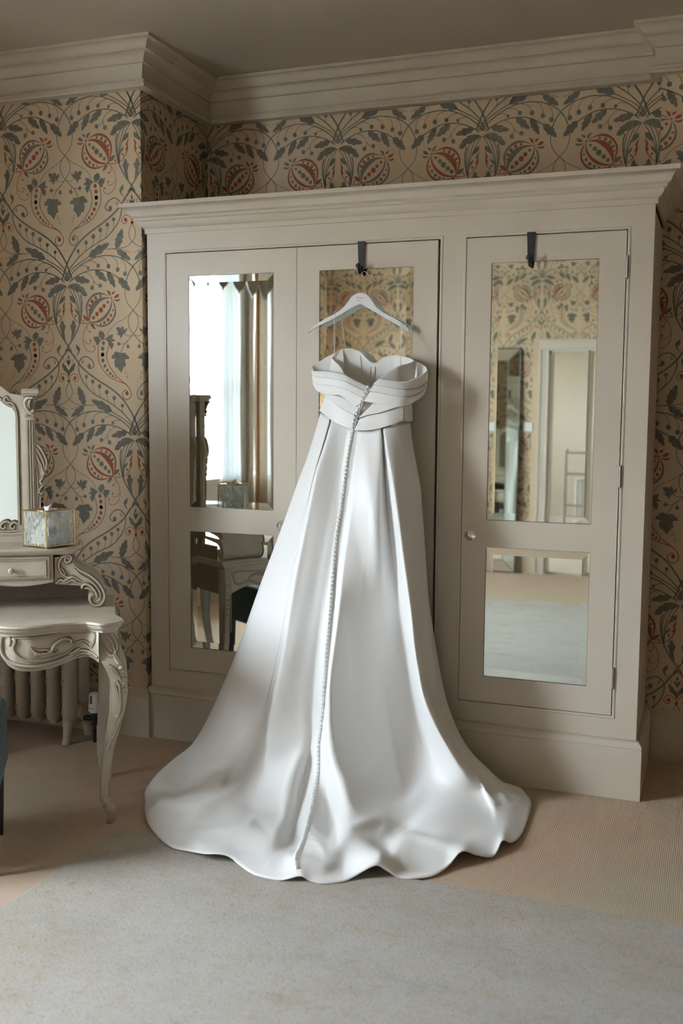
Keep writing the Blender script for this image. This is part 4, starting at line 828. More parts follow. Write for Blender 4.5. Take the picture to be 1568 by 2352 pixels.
# carved mouldings: a rounded strip with a darker glaze line under it
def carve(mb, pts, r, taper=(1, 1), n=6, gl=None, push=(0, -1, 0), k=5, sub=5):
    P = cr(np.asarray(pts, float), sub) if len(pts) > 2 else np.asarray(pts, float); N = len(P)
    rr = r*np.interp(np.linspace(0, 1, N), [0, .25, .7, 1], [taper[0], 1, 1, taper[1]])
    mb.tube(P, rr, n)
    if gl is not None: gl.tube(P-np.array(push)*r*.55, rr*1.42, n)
def section(side):
    """right (side=0) or left (side=1) apron with carved panel"""
    mu = (lambda u: u) if side == 0 else (lambda u: 2*UC-u)
    us = np.linspace(-.066, -.418, 36); xs = np.array([p[0] for p in half])[::-1][:-3]; 
    hu = np.array([p for p in half if p[0] <= -.06 and p[1] < -.5]); o_ = np.argsort(hu[:, 0])
    fv = lambda u: np.interp(u, hu[o_, 0], hu[o_, 1])+.032
    bz = lambda u: np.interp(-u, [.06, .085, .117, .15, .171, .21, .244, .29, .333, .365, .39, .405, .42], [.616, .632, .638, .630, .623, .611, .604, .6015, .603, .611, .628, .650, .69])
    def surf(u, z):
        t = (z-bz(u))/(.735-bz(u)+1e-6); return np.array((mu(u), fv(u)-.014*math.sin(math.pi*min(max(t, 0), 1))**.8-.004*(1-t), z))
    mb = MB(); rows = [[surf(u, bz(u)+(.735-bz(u))*t) for u in us] for t in np.linspace(0, 1, 12)]
    mb.grid(rows); back = [[(mu(u), -.44, bz(u)) for u in us], [surf(u, bz(u)) for u in us]]; mb.grid(back)
    mb.grid([[surf(-.418, bz(-.418)+(.735-bz(-.418))*t), (mu(-.418), -.44, bz(-.418)+(.735-bz(-.418))*t)] for t in (0, .5, 1)])
    ap = mb.build('apron', M['cream'], VAN, smooth=True, angle=50, fixn=True)
    c = MB(); g = MB()
    def zz(pts, lift=.003):
        r = []
        for x, y in pts:
            q = VV(*z4(x, y), -.555); s = surf(min(max(q[0], -.416), -.068), min(max(q[2]+.004, bz(q[0])+.003), .733)); s[1] -= lift; r.append(s)
        return r
    carve(c, zz([(140, 1420), (220, 1418), (300, 1415), (500, 1402), (700, 1380), (900, 1368), (945, 1385), (945, 1440), (930, 1490), (895, 1525), (830, 1490), (770, 1500), (720, 1545), (640, 1590), (500, 1625), (350, 1640), (240, 1622), (165, 1570), (135, 1510), (160, 1460), (140, 1420)]), .0032, gl=g)
    carve(c, zz([(310, 1500), (345, 1545), (400, 1572), (460, 1570), (515, 1550), (540, 1500), (590, 1462), (650, 1442), (700, 1450), (712, 1478), (690, 1488), (675, 1470)], .005), .0055, (.3, .5), gl=g)
    carve(c, zz([(325, 1510), (390, 1538), (450, 1535), (500, 1550), (540, 1575), (570, 1565), (572, 1540)], .004), .0045, (.3, .6), gl=g)
    carve(c, zz([(345, 1560), (380, 1585), (430, 1590)], .004), .004, (.3, .3), gl=g)
    carve(c, zz([(95, 1500), (105, 1450), (90, 1412), (55, 1398), (22, 1425), (12, 1500), (35, 1590), (100, 1655), (230, 1692), (380, 1695), (540, 1668), (680, 1622), (760, 1580), (820, 1560), (900, 1572), (975, 1612)], .003), .0065, (.5, .7), gl=g)
    carve(c, zz([(130, 1495), (150, 1475), (150, 1440), (120, 1430)], .004), .005, (.6, .4), gl=g)
    carve(c, zz([(720, 1500), (760, 1480), (830, 1465), (900, 1480)], .004), .004, (.3, .3), gl=g)
    carve(c, zz([(690, 1600), (740, 1570), (800, 1540)], .006), .006, (.3, .5), gl=g); carve(c, zz([(730, 1640), (770, 1610), (840, 1590), (920, 1600)], .004), .006, (.4, .4), gl=g)
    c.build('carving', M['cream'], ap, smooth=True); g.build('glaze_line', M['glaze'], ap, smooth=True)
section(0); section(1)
MB().add([(u, -.50+.0, z) for z in (.68, .735) for u in (-.702, -.418)]+[(u, -.48, z) for z in (.68, .735) for u in (-.702, -.418)], [(0, 1, 3, 2), (4, 6, 7, 5), (0, 4, 5, 1), (2, 3, 7, 6), (0, 2, 6, 4), (1, 5, 7, 3)]).build('kneehole_drawer', M['cream'], VAN)
for s in (0, 1):
    mu = (lambda u: u) if s == 0 else (lambda u: 2*UC-u)
    vs = np.linspace(-.44, -.06, 20); bz = lambda v: .603+.035*abs(math.sin((v+.06)/.38*math.pi*1.5))**1.0
    mb = MB(); mb.grid([[(mu(-.014), v, bz(v)*(1-t)+.735*t) for v in vs] for t in np.linspace(0, 1, 4)]); mb.grid([[(mu(-.034), v, bz(v)*(1-t)+.735*t) for v in vs] for t in np.linspace(0, 1, 4)]); mb.grid([[(mu(-.014), v, bz(v)) for v in vs], [(mu(-.034), v, bz(v)) for v in vs]])
    sa = mb.build('side_apron', M['cream'], VAN, smooth=True, angle=40)
    c = MB(); g = MB(); L3 = lambda pts: [(mu(-.012), v, z) for v, z in pts]; pu = (1 if s == 0 else -1, 0, 0)
    carve(c, L3([(-.41, .715), (-.25, .708), (-.09, .715), (-.085, .66), (-.12, .652), (-.17, .662), (-.22, .645), (-.28, .638), (-.33, .655), (-.38, .655), (-.41, .67), (-.41, .715)]), .003, gl=g, push=pu)
    carve(c, L3([(-.36, .69), (-.33, .672), (-.28, .675), (-.25, .69), (-.2, .692), (-.17, .678), (-.185, .668)]), .0045, (.3, .5), gl=g, push=pu)
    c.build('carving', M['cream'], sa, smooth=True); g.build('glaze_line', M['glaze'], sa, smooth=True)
MB().box((-1.09, -.03, .60), (-.03, -.012, .735)).build('back_panel', M['drabback'], VAN)
# cabriole front legs
Lin = [(-.068, .735), (-.068, .66), (-.066, .628), (-.05, .602), (-.034, .567), (-.027, .528), (-.028, .472), (-.031, .407), (-.042, .343), (-.053, .279), (-.062, .236), (-.067, .171), (-.070, .106), (-.066, .071), (-.055, .045)]
Lout = [(.004, .735), (.004, .706), (.016, .662), (.034, .619), (.037, .554), (.038, .49), (.029, .425), (.012, .361), (-.005, .306), (-.018, .255), (-.028, .19), (-.035, .125), (-.033, .081), (-.028, .045)]
def leg_front(mu):
    zs = np.r_[np.linspace(.735, .60, 8), np.linspace(.58, .05, 26)]
    li = np.array(Lin)[::-1]; lo = np.array(Lout)[::-1]
    rows = []; cen = []
    for z in zs:
        a = np.interp(z, li[:, 1], li[:, 0]); b = np.interp(z, lo[:, 1], lo[:, 0]); hw = (b-a)/2; cu = (a+b)/2
        cv = np.interp(z, [0, .05, .12, .25, .36, .49, .60, .70, .735], [-.535, -.530, -.505, -.492, -.500, -.522, -.528, -.510, -.505])
        hv = max(hw*1.0, .014); cen.append((cu, cv, hw, hv, z)); row = []
        for j in range(16):
            t = 2*math.pi*j/16+math.pi/4; c_, s_ = math.cos(t), math.sin(t); q = 1/max(abs(c_), abs(s_)); q = 1+(q-1)*.62
            row.append((mu(cu+hw*q*c_), cv+hv*q*s_, z))
        rows.append(row)
    mb = MB(); mb.grid(rows, cv=True); k = len(rows)
    mb.ball((mu(-.032), -.545, .050), .0215, 16, 12); mb.lathe([(.011, .0), (.0145, .003), (.0155, .010), (.0125, .022), (.013, .036), (.0, .036)], (mu(-.032), -.543, 0), 16)
    lg = mb.build('leg', M['cream'], VAN, smooth=True, angle=55)
    c = MB(); g = MB(); C_ = np.array(cen)
    def on(z, f, lift=.002):       # point on the front face, f -1..1 across the width
        cu, cv, hw, hv = [np.interp(-z, -C_[:, 4], C_[:, i]) for i in range(4)]
        return np.array((mu(cu+hw*f*.98), cv-hv*1.02-lift+.35*hv*abs(f)**2, z))
    carve(c, [on(z, -.86) for z in np.linspace(.60, .075, 22)], .0028, gl=g); carve(c, [on(z, .86) for z in np.linspace(.40, .09, 16)], .0024, gl=g)
    carve(c, [on(.70, -.7), on(.66, -.3), on(.645, .1), on(.66, .4), on(.68, .3), on(.672, .1)], .0055, (.5, .5), gl=g)
    carve(c, [on(.725, .4), on(.70, .75), on(.67, .7), on(.65, .35), on(.64, .5)], .006, (.5, .4), gl=g); carve(c, [on(.725, -.1), on(.70, .2), on(.68, .5)], .0045, (.5, .4), gl=g)
    for (z, f, r) in ((.600, .55, .011), (.582, .62, .0095), (.556, .6, .0085), (.537, .66, .0075), (.517, .6, .007), (.497, .66, .006)):
        p = on(z, f, .003); c.ball(p, r, 10, 7, (1, .7, .8)); g.ball(p+np.array((0, .004, 0)), r*1.18, 10, 7, (1, .7, .8))
    bx0 = on(.632, .5, .004); c.tube([on(.652, .25, .004), on(.618, .45, .006)], .009, 4); c.tube([on(.652, .6, .004), on(.618, .8, .004)], .007, 4)
    for (f0, f1, za, zb) in ((-.6, .1, .62, .56), (-.3, .35, .61, .545)): carve(c, [on(za, f0), on((za+zb)/2+.008, (f0+f1)/2), on(zb, f1)], .0045, (.3, .4), gl=g)
    carve(c, [on(.545, -.55), on(.550, -.2), on(.53, .05), on(.50, .1), on(.47, .2), on(.44, .3), on(.415, .2), on(.402, -.05), on(.41, -.2), on(.42, -.05)], .005, (.4, .5), gl=g)
    carve(c, [on(.535, -.5), on(.52, -.3), on(.49, -.1), on(.46, .02)], .0035, (.4, .3), gl=g)
    carve(c, [on(.40, .55), on(.36, .5), on(.32, .25), on(.30, -.1), on(.288, -.4)], .003, (.4, .8), gl=g); carve(c, [on(.30, -.05), on(.285, -.25), on(.272, -.5)], .005, (.4, .6), gl=g)
    carve(c, [on(.09, -.8), on(.072, -.6), on(.058, -.2), on(.052, .3)], .004, gl=g)
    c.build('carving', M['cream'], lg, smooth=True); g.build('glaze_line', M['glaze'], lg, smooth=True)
leg_front(lambda u: u); leg_front(lambda u: 2*UC-u)
def leg_rear(mu):
    rows = []
    for z, uc, hu, vc, hv in ((.735, -.034, .030, -.038, .028), (.60, -.036, .029, -.036, .026), (.456, -.043, .028, -.036, .023), (.30, -.050, .026, -.040, .020), (.18, -.057, .0255, -.046, .018), (.118, -.058, .0245, -.050, .017), (.06, -.053, .023, -.054, .016), (.02, -.046, .021, -.056, .015), (.0, -.042, .019, -.056, .014)):
        rows.append([(mu(uc+a*hu), vc+b*hv, z) for a, b in ((-1, -.6), (-.6, -1), (.6, -1), (1, -.6), (1, .6), (.6, 1), (-.6, 1), (-1, .6))])
    mb = MB(); mb.grid(rows, cv=True); lg = mb.build('leg', M['cream'], VAN, smooth=True, angle=50)
    c = MB(); g = MB(); sgn = 1 if mu(0) == 0 else -1
    for z, r in ((.70, .010), (.66, .012), (.62, .010), (.585, .011), (.56, .010), (.535, .0095), (.51, .009), (.485, .008)):
        c.ball((mu(-.006), -.036, z), r, 10, 7, (.6, 1.3, .9)); g.ball((mu(-.009), -.036, z), r*1.15, 10, 7, (.6, 1.3, .9))
    for v0 in (-.055, -.02): carve(c, [(mu(-.008), v0, z) for z in (.72, .60, .5, .40)], .003, gl=g, push=(sgn, 0, 0))
    c.build('carving', M['cream'], lg, smooth=True); g.build('glaze_line', M['glaze'], lg, smooth=True)
leg_rear(lambda u: u); leg_rear(lambda u: 2*UC-u)
# upper tier: shelf, drawers, brackets, back
SV = -.31
sh = [(-.145, -.01), (-.138, -.10), (-.138, -.22), (-.142, -.26), (-.16, -.295), (-.20, -.308), (-.26, -.305), (-.30, SV), (UC, SV)]
sh = sh+mir_u(sh[:-1])[::-1]
SHZ = 1.015
slab('upper_shelf', sh, [(.012, SHZ), (.004, SHZ-.001), (0, SHZ-.006), (.001, SHZ-.012), (.005, SHZ-.016), (.01, SHZ-.022), (.018, SHZ-.026)], VAN, M['cream'])
us = np.linspace(-.235, 2*UC+.235, 50); wz_ = lambda u: .872+.010*math.cos((u-UC)/.325*math.pi*1.6)+.004
mb = MB(); mb.grid([[(u, -.282, wz_(u)) for u in us], [(u, -.282, SHZ-.02) for u in us]]); mb.grid([[(u, -.282, wz_(u)) for u in us], [(u, -.03, .885) for u in us]])
for u in (us[0], us[-1]): mb.add([(u, -.282, wz_(u)), (u, -.03, .885), (u, -.03, SHZ-.02), (u, -.282, SHZ-.02)], [(0, 1, 2, 3)])
mb.build('upper_case', M['cream'], VAN)
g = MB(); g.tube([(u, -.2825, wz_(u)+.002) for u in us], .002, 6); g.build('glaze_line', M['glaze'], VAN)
_b = MB(); _b.box((2*UC+.235, -.03, .775), (-.235, -.012, SHZ-.02)); _b.box((-.235, -.03, .775), (-.10, -.012, .845)); _b.box((2*UC+.10, -.03, .775), (2*UC+.235, -.012, .845)); _b.build('upper_back', M['drabback'], VAN)
for (ua, ub) in ((-.535, -.246), (2*UC+.246, 2*UC+.535)):
    mb = MB(); mb.box((ua, -.290, .893), (ub, -.282, SHZ-.028)); dw = mb.build('drawer', M['cream'], VAN, bevel=.002)
    c = MB(); g = MB(); P = [(ua+.016, .905), (ub-.016, .905), (ub-.016, SHZ-.044), (ua+.016, SHZ-.044)]
    for i in range(4): carve(c, [(P[i][0], -.291, P[i][1]), (P[(i+1) % 4][0], -.291, P[(i+1) % 4][1])], .003, gl=g)
    P = [(ua+.003, .896), (ub-.003, .896), (ub-.003, SHZ-.031), (ua+.003, SHZ-.031)]
    for i in range(4): g.tube([(P[i][0], -.2905, P[i][1]), (P[(i+1) % 4][0], -.2905, P[(i+1) % 4][1])], .0012, 5)
    c.build('panel_moulding', M['cream'], dw, smooth=True); g.build('glaze_line', M['glaze'], dw, smooth=True)
    MB().lathe([(0, -.291), (.005, -.291), (.0045, -.297), (.0105, -.300), (.0115, -.304), (.009, -.307), (.004, -.308), (.003, -.3065), (0, -.3065)], ((ua+ub)/2, 0, .932), 18, axis='y').build('knob', M['cream'], dw, smooth=True)
def bracket(mu):
    q = lambda x, y: VV(*z4(x, y), -.27)
    o_ = cr(np.array([q(*p)[[0, 2]] for p in ((545, 600), (640, 590), (705, 585), (722, 640), (790, 712), (890, 762), (985, 835), (1045, 930), (1055, 1010), (1015, 1080), (940, 1088), (888, 1040), (885, 985), (925, 955), (960, 975), (945, 930), (890, 895), (825, 885), (740, 878), (640, 872), (548, 868))]), 3)
    o_[:, 1] += .776-o_[:, 1].min()
    mb = MB(); mb.prism([(mu(a), b) for a, b in o_], -.27, -.03, lambda a, b, h: (a, h, b)); br = mb.build('bracket', M['cream'], VAN, smooth=True, angle=40)
    c = MB(); g = MB(); dz = o_[:, 1].min()-min(q(940, 1088)[2], 9)
    f = lambda pts, l=.273: [(mu(q(*p)[0]), -l, q(*p)[2]+dz) for p in pts]
    carve(c, f([(690, 610), (660, 595), (645, 620), (665, 645), (700, 630), (712, 595), (680, 575), (625, 590), (592, 640), (590, 700), (625, 760), (690, 800), (760, 825)]), .0058, (.6, .5), gl=g)
    carve(c, f([(720, 650), (790, 720), (890, 770), (980, 845), (1035, 935), (1042, 1010), (1005, 1066), (945, 1072), (905, 1035), (905, 990), (935, 970)]), .0052, (.6, .8), gl=g)
    carve(c, f([(735, 700), (800, 765), (880, 810), (950, 870), (1000, 950), (1000, 1010), (965, 1035)]), .004, (.5, .5), gl=g)
    carve(c, f([(560, 855), (600, 815), (640, 830), (690, 800), (735, 790), (800, 825)]), .006, (.5, .4), gl=g)
    carve(c, f([(600, 850), (660, 845), (720, 820), (770, 845), (830, 860)]), .0045, (.4, .4), gl=g)
    carve(c, f([(820, 905), (830, 870), (870, 862), (920, 895), (960, 950), (970, 990)]), .006, (.6, .5), gl=g); carve(c, f([(845, 905), (880, 900), (925, 930)]), .004, (.4, .4), gl=g)
    carve(c, f([(610, 700), (640, 735), (655, 780)]), .004, (.4, .4), gl=g)
    for v in (-.20, -.12): carve(c, [(mu(q(x, y)[0]), v, q(x, y)[2]+dz+.002) for x, y in ((722, 640), (790, 712), (890, 762), (985, 835), (1045, 930))], .002)
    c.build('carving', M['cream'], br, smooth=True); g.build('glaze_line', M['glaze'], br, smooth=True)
bracket(lambda u: u); bracket(lambda u: 2*UC-u)
# tilting mirror
MF_ = empty('mirror_frame', (0, 0, 0)); MF_.parent = VAN
gv = -.055
fo = [(-.306, SHZ), (-.306, 1.60), (-.345, 1.606), (-.40, 1.615), (-.44, 1.65), (-.49, 1.70), (UC, 1.72)]; fo = fo+[(2*UC-a, b) for a, b in fo[:-1]][::-1]
fi = [(-.376, 1.09), (-.376, 1.525), (-.380, 1.548), (-.392, 1.560), (-.412, 1.566), (-.425, 1.578), (-.435, 1.592), (-.47, 1.61), (UC, 1.62)]; fi = [(a, b) for a, b in fi]+[(2*UC-a, b) for a, b in fi[:-1]][::-1]
def ring(mb, A, B, v0, v1):
    A = resample(np.array(A+[A[0]]), 121)[:-1]; B = np.array(B)
    ca = np.array((UC, 1.33)); ang = lambda P: np.unwrap(np.arctan2(P[:, 1]-ca[1], P[:, 0]-ca[0]))
    Bc = resample(np.vstack([B, B[:1]]), 600); ab = np.arctan2(Bc[:, 1]-ca[1], Bc[:, 0]-ca[0]); aa = np.arctan2(A[:, 1]-ca[1], A[:, 0]-ca[0])
    Bm = np.array([Bc[np.argmin(np.abs(np.angle(np.exp(1j*(ab-t)))))] for t in aa])
    rows = [[(p[0], v1, p[1]) for p in A], [(p[0], v0, p[1]) for p in A], [(p[0], v0, p[1]) for p in (A*.25+Bm*.75)], [(p[0], v0+.008, p[1]) for p in Bm], [(p[0], v1, p[1]) for p in Bm]]
    mb.grid(rows, cv=True, cu=True)
mb = MB(); ring(mb, fo, fi, gv-.016, gv+.014); mb.build('frame', M['cream'], MF_, smooth=True, angle=35)
MB().add([(a, gv+.004, b) for a, b in offset_poly(fi, -.004)], [tuple(range(len(fi)))]).build('glass', M['mirror'], MF_, fixn=False)
MB().add([(a, gv+.0145, b) for a, b in offset_poly(fo, .002)], [tuple(range(len(fo)))]).build('backing', M['drabback'], MF_)
c = MB(); g = MB()
fp = [(a, gv-.017, b) for a, b in resample(np.array(offset_poly(fi, -.004)), 60)]; carve(c, fp, .004, gl=g, sub=1)
for s in (0, 1):
    mu = (lambda u: u) if s == 0 else (lambda u: 2*UC-u)
    cap = MB()
    for (w0, w1, z0, z1) in ((.298, .35, 1.600, 1.606), (.292, .352, 1.606, 1.614), (.286, .354, 1.614, 1.628), (.290, .352, 1.628, 1.634)):
        a, b = sorted((mu(-w0), mu(-w1))); cap.box((a, gv-.045+abs(w0-.286), z0), (b, gv+.02, z1))
    cap.build('cornice_cap', M['cream'], MF_, bevel=.0015)
    carve(c, [(mu(-.309), gv-.045, 1.597), (mu(-.330), gv-.04, 1.596), (mu(-.340), gv-.03, 1.58), (mu(-.334), gv-.026, 1.555), (mu(-.322), gv-.026, 1.54), (mu(-.311), gv-.026, 1.545), (mu(-.313), gv-.026, 1.553)], .0075, (.8, .7), gl=g)
    carve(c, [(mu(-.318), gv-.043, 1.59), (mu(-.325), gv-.034, 1.57), (mu(-.320), gv-.03, 1.556)], .005, (.6, .5), gl=g)
    c.tube([(mu(-.342), gv-.022, 1.527), (mu(-.309), gv-.022, 1.527)], .0075, 8); g.tube([(mu(-.334), gv-.0285, 1.527), (mu(-.318), gv-.0285, 1.527)], .0022, 6)
    for w in (.314, .324, .334): carve(c, [(mu(-w), gv-.0165, 1.51), (mu(-w-.001), gv-.0165, 1.10)], .0032, gl=g)
    pl = [(-.306, 1.412), (-.300, 1.418), (-.288, 1.405), (-.275, 1.385), (-.262, 1.352), (-.257, 1.330), (-.262, 1.312), (-.272, 1.298), (-.278, 1.278), (-.274, 1.262), (-.277, 1.244), (-.284, 1.23), (-.283, 1.21), (-.288, 1.18), (-.292, 1.03), (-.306, 1.03)]
    MB().prism([(mu(a), b) for a, b in pl], gv-.010, gv+.010, lambda a, b, h: (a, h, b)).build('side_scroll', M['cream'], MF_, smooth=True, angle=40)
    k = gv-.012
    for pts, r in (([(-.30, 1.41), (-.285, 1.395), (-.27, 1.365), (-.262, 1.335), (-.266, 1.31)], .005), ([(-.303, 1.395), (-.29, 1.375), (-.277, 1.345), (-.272, 1.32)], .0045), ([(-.304, 1.375), (-.295, 1.35), (-.284, 1.325), (-.278, 1.30)], .0045), ([(-.272, 1.30), (-.280, 1.275), (-.29, 1.262), (-.284, 1.25), (-.275, 1.255)], .005), ([(-.276, 1.245), (-.287, 1.235), (-.295, 1.222), (-.285, 1.21), (-.278, 1.218)], .005), ([(-.303, 1.34), (-.298, 1.25), (-.300, 1.15)], .003), ([(-.29, 1.205), (-.292, 1.12), (-.296, 1.04)], .0035)):
        carve(c, [(mu(a), k, b) for a, b in pts], r, (.5, .5), gl=g)
    for pts, r in (([(-.376, 1.085), (-.39, 1.096), (-.405, 1.09), (-.408, 1.075), (-.397, 1.07), (-.392, 1.08)], .0055), ([(-.405, 1.09), (-.42, 1.10), (-.44, 1.093), (-.446, 1.078), (-.434, 1.071), (-.427, 1.08)], .0055), ([(-.36, 1.065), (-.42, 1.06), (-.5, 1.068), (UC, 1.07)], .004), ([(-.345, 1.045), (UC, 1.042)], .0035),
                   ([(-.376, 1.552), (-.392, 1.575), (-.415, 1.578), (-.42, 1.592), (-.41, 1.6), (-.402, 1.59)], .006)):
        carve(c, [(mu(a), gv-.018, b) for a, b in pts], r, (.6, .6), gl=g)
c.build('carving', M['cream'], MF_, smooth=True); g.build('glaze_line', M['glaze'], MF_, smooth=True)

# ------------------------------------------------------------------ tissue box on the upper shelf
def reeded_glass():
    m = bpy.data.materials.new('reeded_glass'); m.use_nodes = True; nt = m.node_tree; N = nt.nodes.new; Lk = nt.links.new
    for n in list(nt.nodes): nt.nodes.remove(n)
    o = N('ShaderNodeOutputMaterial'); t = N('ShaderNodeBsdfTransparent'); t.inputs[0].default_value = (.90, .92, .88, 1)
    gl = N('ShaderNodeBsdfGlossy'); gl.inputs['Roughness'].default_value = .08; d = N('ShaderNodeBsdfDiffuse'); d.inputs[0].default_value = (.62, .64, .58, 1)
    tc = N('ShaderNodeTexCoord'); mp = N('ShaderNodeMapping'); mp.inputs['Scale'].default_value = (260, 260, 35); no = N('ShaderNodeTexNoise'); no.inputs['Scale'].default_value = 1; no.inputs['Detail'].default_value = 2
    Lk(tc.outputs['Object'], mp.inputs[0]); Lk(mp.outputs[0], no.inputs['Vector'])
    bp = N('ShaderNodeBump'); bp.inputs['Strength'].default_value = .9; bp.inputs['Distance'].default_value = .004; Lk(no.outputs['Fac'], bp.inputs['Height']); Lk(bp.outputs[0], gl.inputs['Normal'])
    a = N('ShaderNodeMixShader'); b = N('ShaderNodeMixShader'); r = N('ShaderNodeMapRange'); r.inputs[1].default_value = .35; r.inputs[2].default_value = .7; r.inputs[3].default_value = .10; r.inputs[4].default_value = .62; Lk(no.outputs['Fac'], r.inputs[0])
    Lk(r.outputs[0], a.inputs[0]); Lk(t.outputs[0], a.inputs[1]); Lk(gl.outputs[0], a.inputs[2]); r2_ = N('ShaderNodeMapRange'); r2_.inputs[1].default_value = .38; r2_.inputs[2].default_value = .66; r2_.inputs[3].default_value = .08; r2_.inputs[4].default_value = .6; Lk(no.outputs['Fac'], r2_.inputs[0]); Lk(r2_.outputs[0], b.inputs[0]); Lk(a.outputs[0], b.inputs[1]); Lk(d.outputs[0], b.inputs[2]); Lk(b.outputs[0], o.inputs[0])
    return m
M['reeded'] = reeded_glass(); M['tissue'] = mat('white_tissue', (.86, .87, .88), .8)
fc = PZ(107, 1258, SHZ+.006); lc = PZ(42, 1250, SHZ+.006); rc = PZ(156, 1243, SHZ+.006)
BS = .137; dl = (lc-fc)/np.linalg.norm(lc-fc); ang = math.atan2(dl[1], dl[0])   # direction of the left-going edge
TB = tag(empty('tissue_box', (fc[0], fc[1], SHZ), ang), 'brass and ribbed glass tissue box on the dressing table', 'box')
e = BS; sg = -1       # local x along left edge, local y goes towards the back (negative side)
K_ = MB()
for (x, y) in ((0, 0), (e, 0), (0, -e), (e, -e)): K_.box((x-.0022, y-.0022, .006), (x+.0022, y+.0022, e+.006)); K_.ball((x, y, .0045), .0042, 10, 8)
for z in (.008, e+.005):
    for a, b in (((0, 0), (e, 0)), ((e, 0), (e, -e)), ((e, -e), (0, -e)), ((0, -e), (0, 0))): K_.tube([(*a, z), (*b, z)], .0024, 6)
K_.build('brass_frame', M['brass'], TB)
for (a, b) in (((0, 0), (e, 0)), ((e, 0), (e, -e)), ((e, -e), (0, -e)), ((0, -e), (0, 0))):
    MB().add([(*a, .008), (*b, .008), (*b, e+.004), (*a, e+.004)], [(0, 1, 2, 3)]).build('glass_pane', M['reeded'], TB, fixn=False)
n = 32; ci = [(e/2+.042*math.cos(2*math.pi*i/n), -e/2+.042*math.sin(2*math.pi*i/n)) for i in range(n)]
sq = []
for i in range(n):
    c_, s_ = math.cos(2*math.pi*i/n), math.sin(2*math.pi*i/n); q = e/2/max(abs(c_), abs(s_)); sq.append((e/2+q*c_, -e/2+q*s_))
MB().grid([[(*p, e+.0055) for p in sq], [(*p, e+.0055) for p in ci], [(*p, e+.003) for p in ci]], cv=True).build('lid', mat('smoked_glass_lid', (.16, .14, .11), .15), TB)
MB().tube([(*p, e+.006) for p in ci+ci[:1]], .002, 6).build('lid_ring', M['brass'], TB, smooth=True)
MB().box((.004, -e+.004, .006), (e-.004, -.004, .009)).build('base_plate', M['brass'], TB)
TI = tag(empty('tissues', (fc[0], fc[1], SHZ), ang), 'folded white tissues inside the glass box, one pulled up', 'tissue')
mb = MB(); 
for k in range(9): mb.box((.018+.002*(k % 2), -e+.02, .012+.004*k), (e-.02-.003*(k % 3), -.02, .015+.004*k))
mb.build('tissue_stack', M['tissue'], TI)
u_ = np.linspace(0, 1, 14); w_ = np.linspace(-1, 1, 12); rows = []
for t in u_:
    rows.append([(e/2+w*.042*(1-.78*t)+.012*math.sin(5*t+2*w), -e/2+.016*math.sin(3.5*w+4*t)*(1-.5*t), .045+(e-.02)*t+.006*math.cos(4*w)*t) for w in w_])
mb = MB(); mb.grid(rows); tu = mb.build('pulled_tissue', M['tissue'], TI, smooth=True, angle=180); mm = tu.modifiers.new('t', 'SOLIDIFY'); mm.thickness = .0008
rows = [[(.02+.09*t, -.03-.06*abs(w)*t, .06+.04*w+.02*math.sin(6*t+w)) for w in w_] for t in u_]
mb = MB(); mb.grid(rows); tu = mb.build('loose_tissue', M['tissue'], TI, smooth=True, angle=180); mm = tu.modifiers.new('t', 'SOLIDIFY'); mm.thickness = .0008
# ------------------------------------------------------------------ radiator behind the dressing table
M['rad'] = mat('radiator_paint', (.52, .44, .35), .5, noise=.1, nscale=20, bump=.8, bscale=55)
RAD = tag(empty('cast_iron_radiator', (-.85, -.19, 0)), 'old cast iron column radiator behind the dressing table', 'radiator'); RO = np.array((-.85, -.19, 0))
def rad_section(feet):
    mb = MB(); H0, H1 = .085, .70
    for yc in (-.052, .052):
        rows = []
        for t in np.linspace(0, 1, 19):
            z = H0+(H1-H0)*t; en = math.sqrt(max(0, 1-max(0, abs(2*t-1)-.90)**2/.01)) if abs(2*t-1) > .90 else 1
            en = max(en, .3); row = []
            for j in range(12):
                a = 2*math.pi*j/12; row.append((.0275*en*math.cos(a), yc+.046*en*math.sin(a), z))
            rows.append(row)
        mb.grid(rows, cv=True)
    for z in (.135, .655): 
        mb.lathe([(0, -.045), (.034, -.045), (.036, 0), (.034, .045), (0, .045)], (0, 0, z), 14, axis='x')
        mb.box((-.018, -.065, z-.045), (.018, .065, z+.045))
    if feet:
        for s in (-1, 1):
            mb.tube([(0, s*.060, .13), (0, s*.070, .085), (0, s*.080, .035), (0, s*.092, .0)], [.027, .023, .017, .019], 10)
    return mb.build('radiator_section', M['rad'], RAD, smooth=True, angle=50)
xs = [-.294-.0865*k for k in range(10)]
s0 = rad_section(True); s1 = rad_section(False)
s0.location = (xs[0]-RO[0], 0, 0); s1.location = (xs[1]-RO[0], 0, 0)
for k, x in enumerate(xs[2:], 2):
    c = (s0 if k == 9 else s1).copy(); COL.objects.link(c); c.parent = RAD; c.location = (x-RO[0], 0, 0)
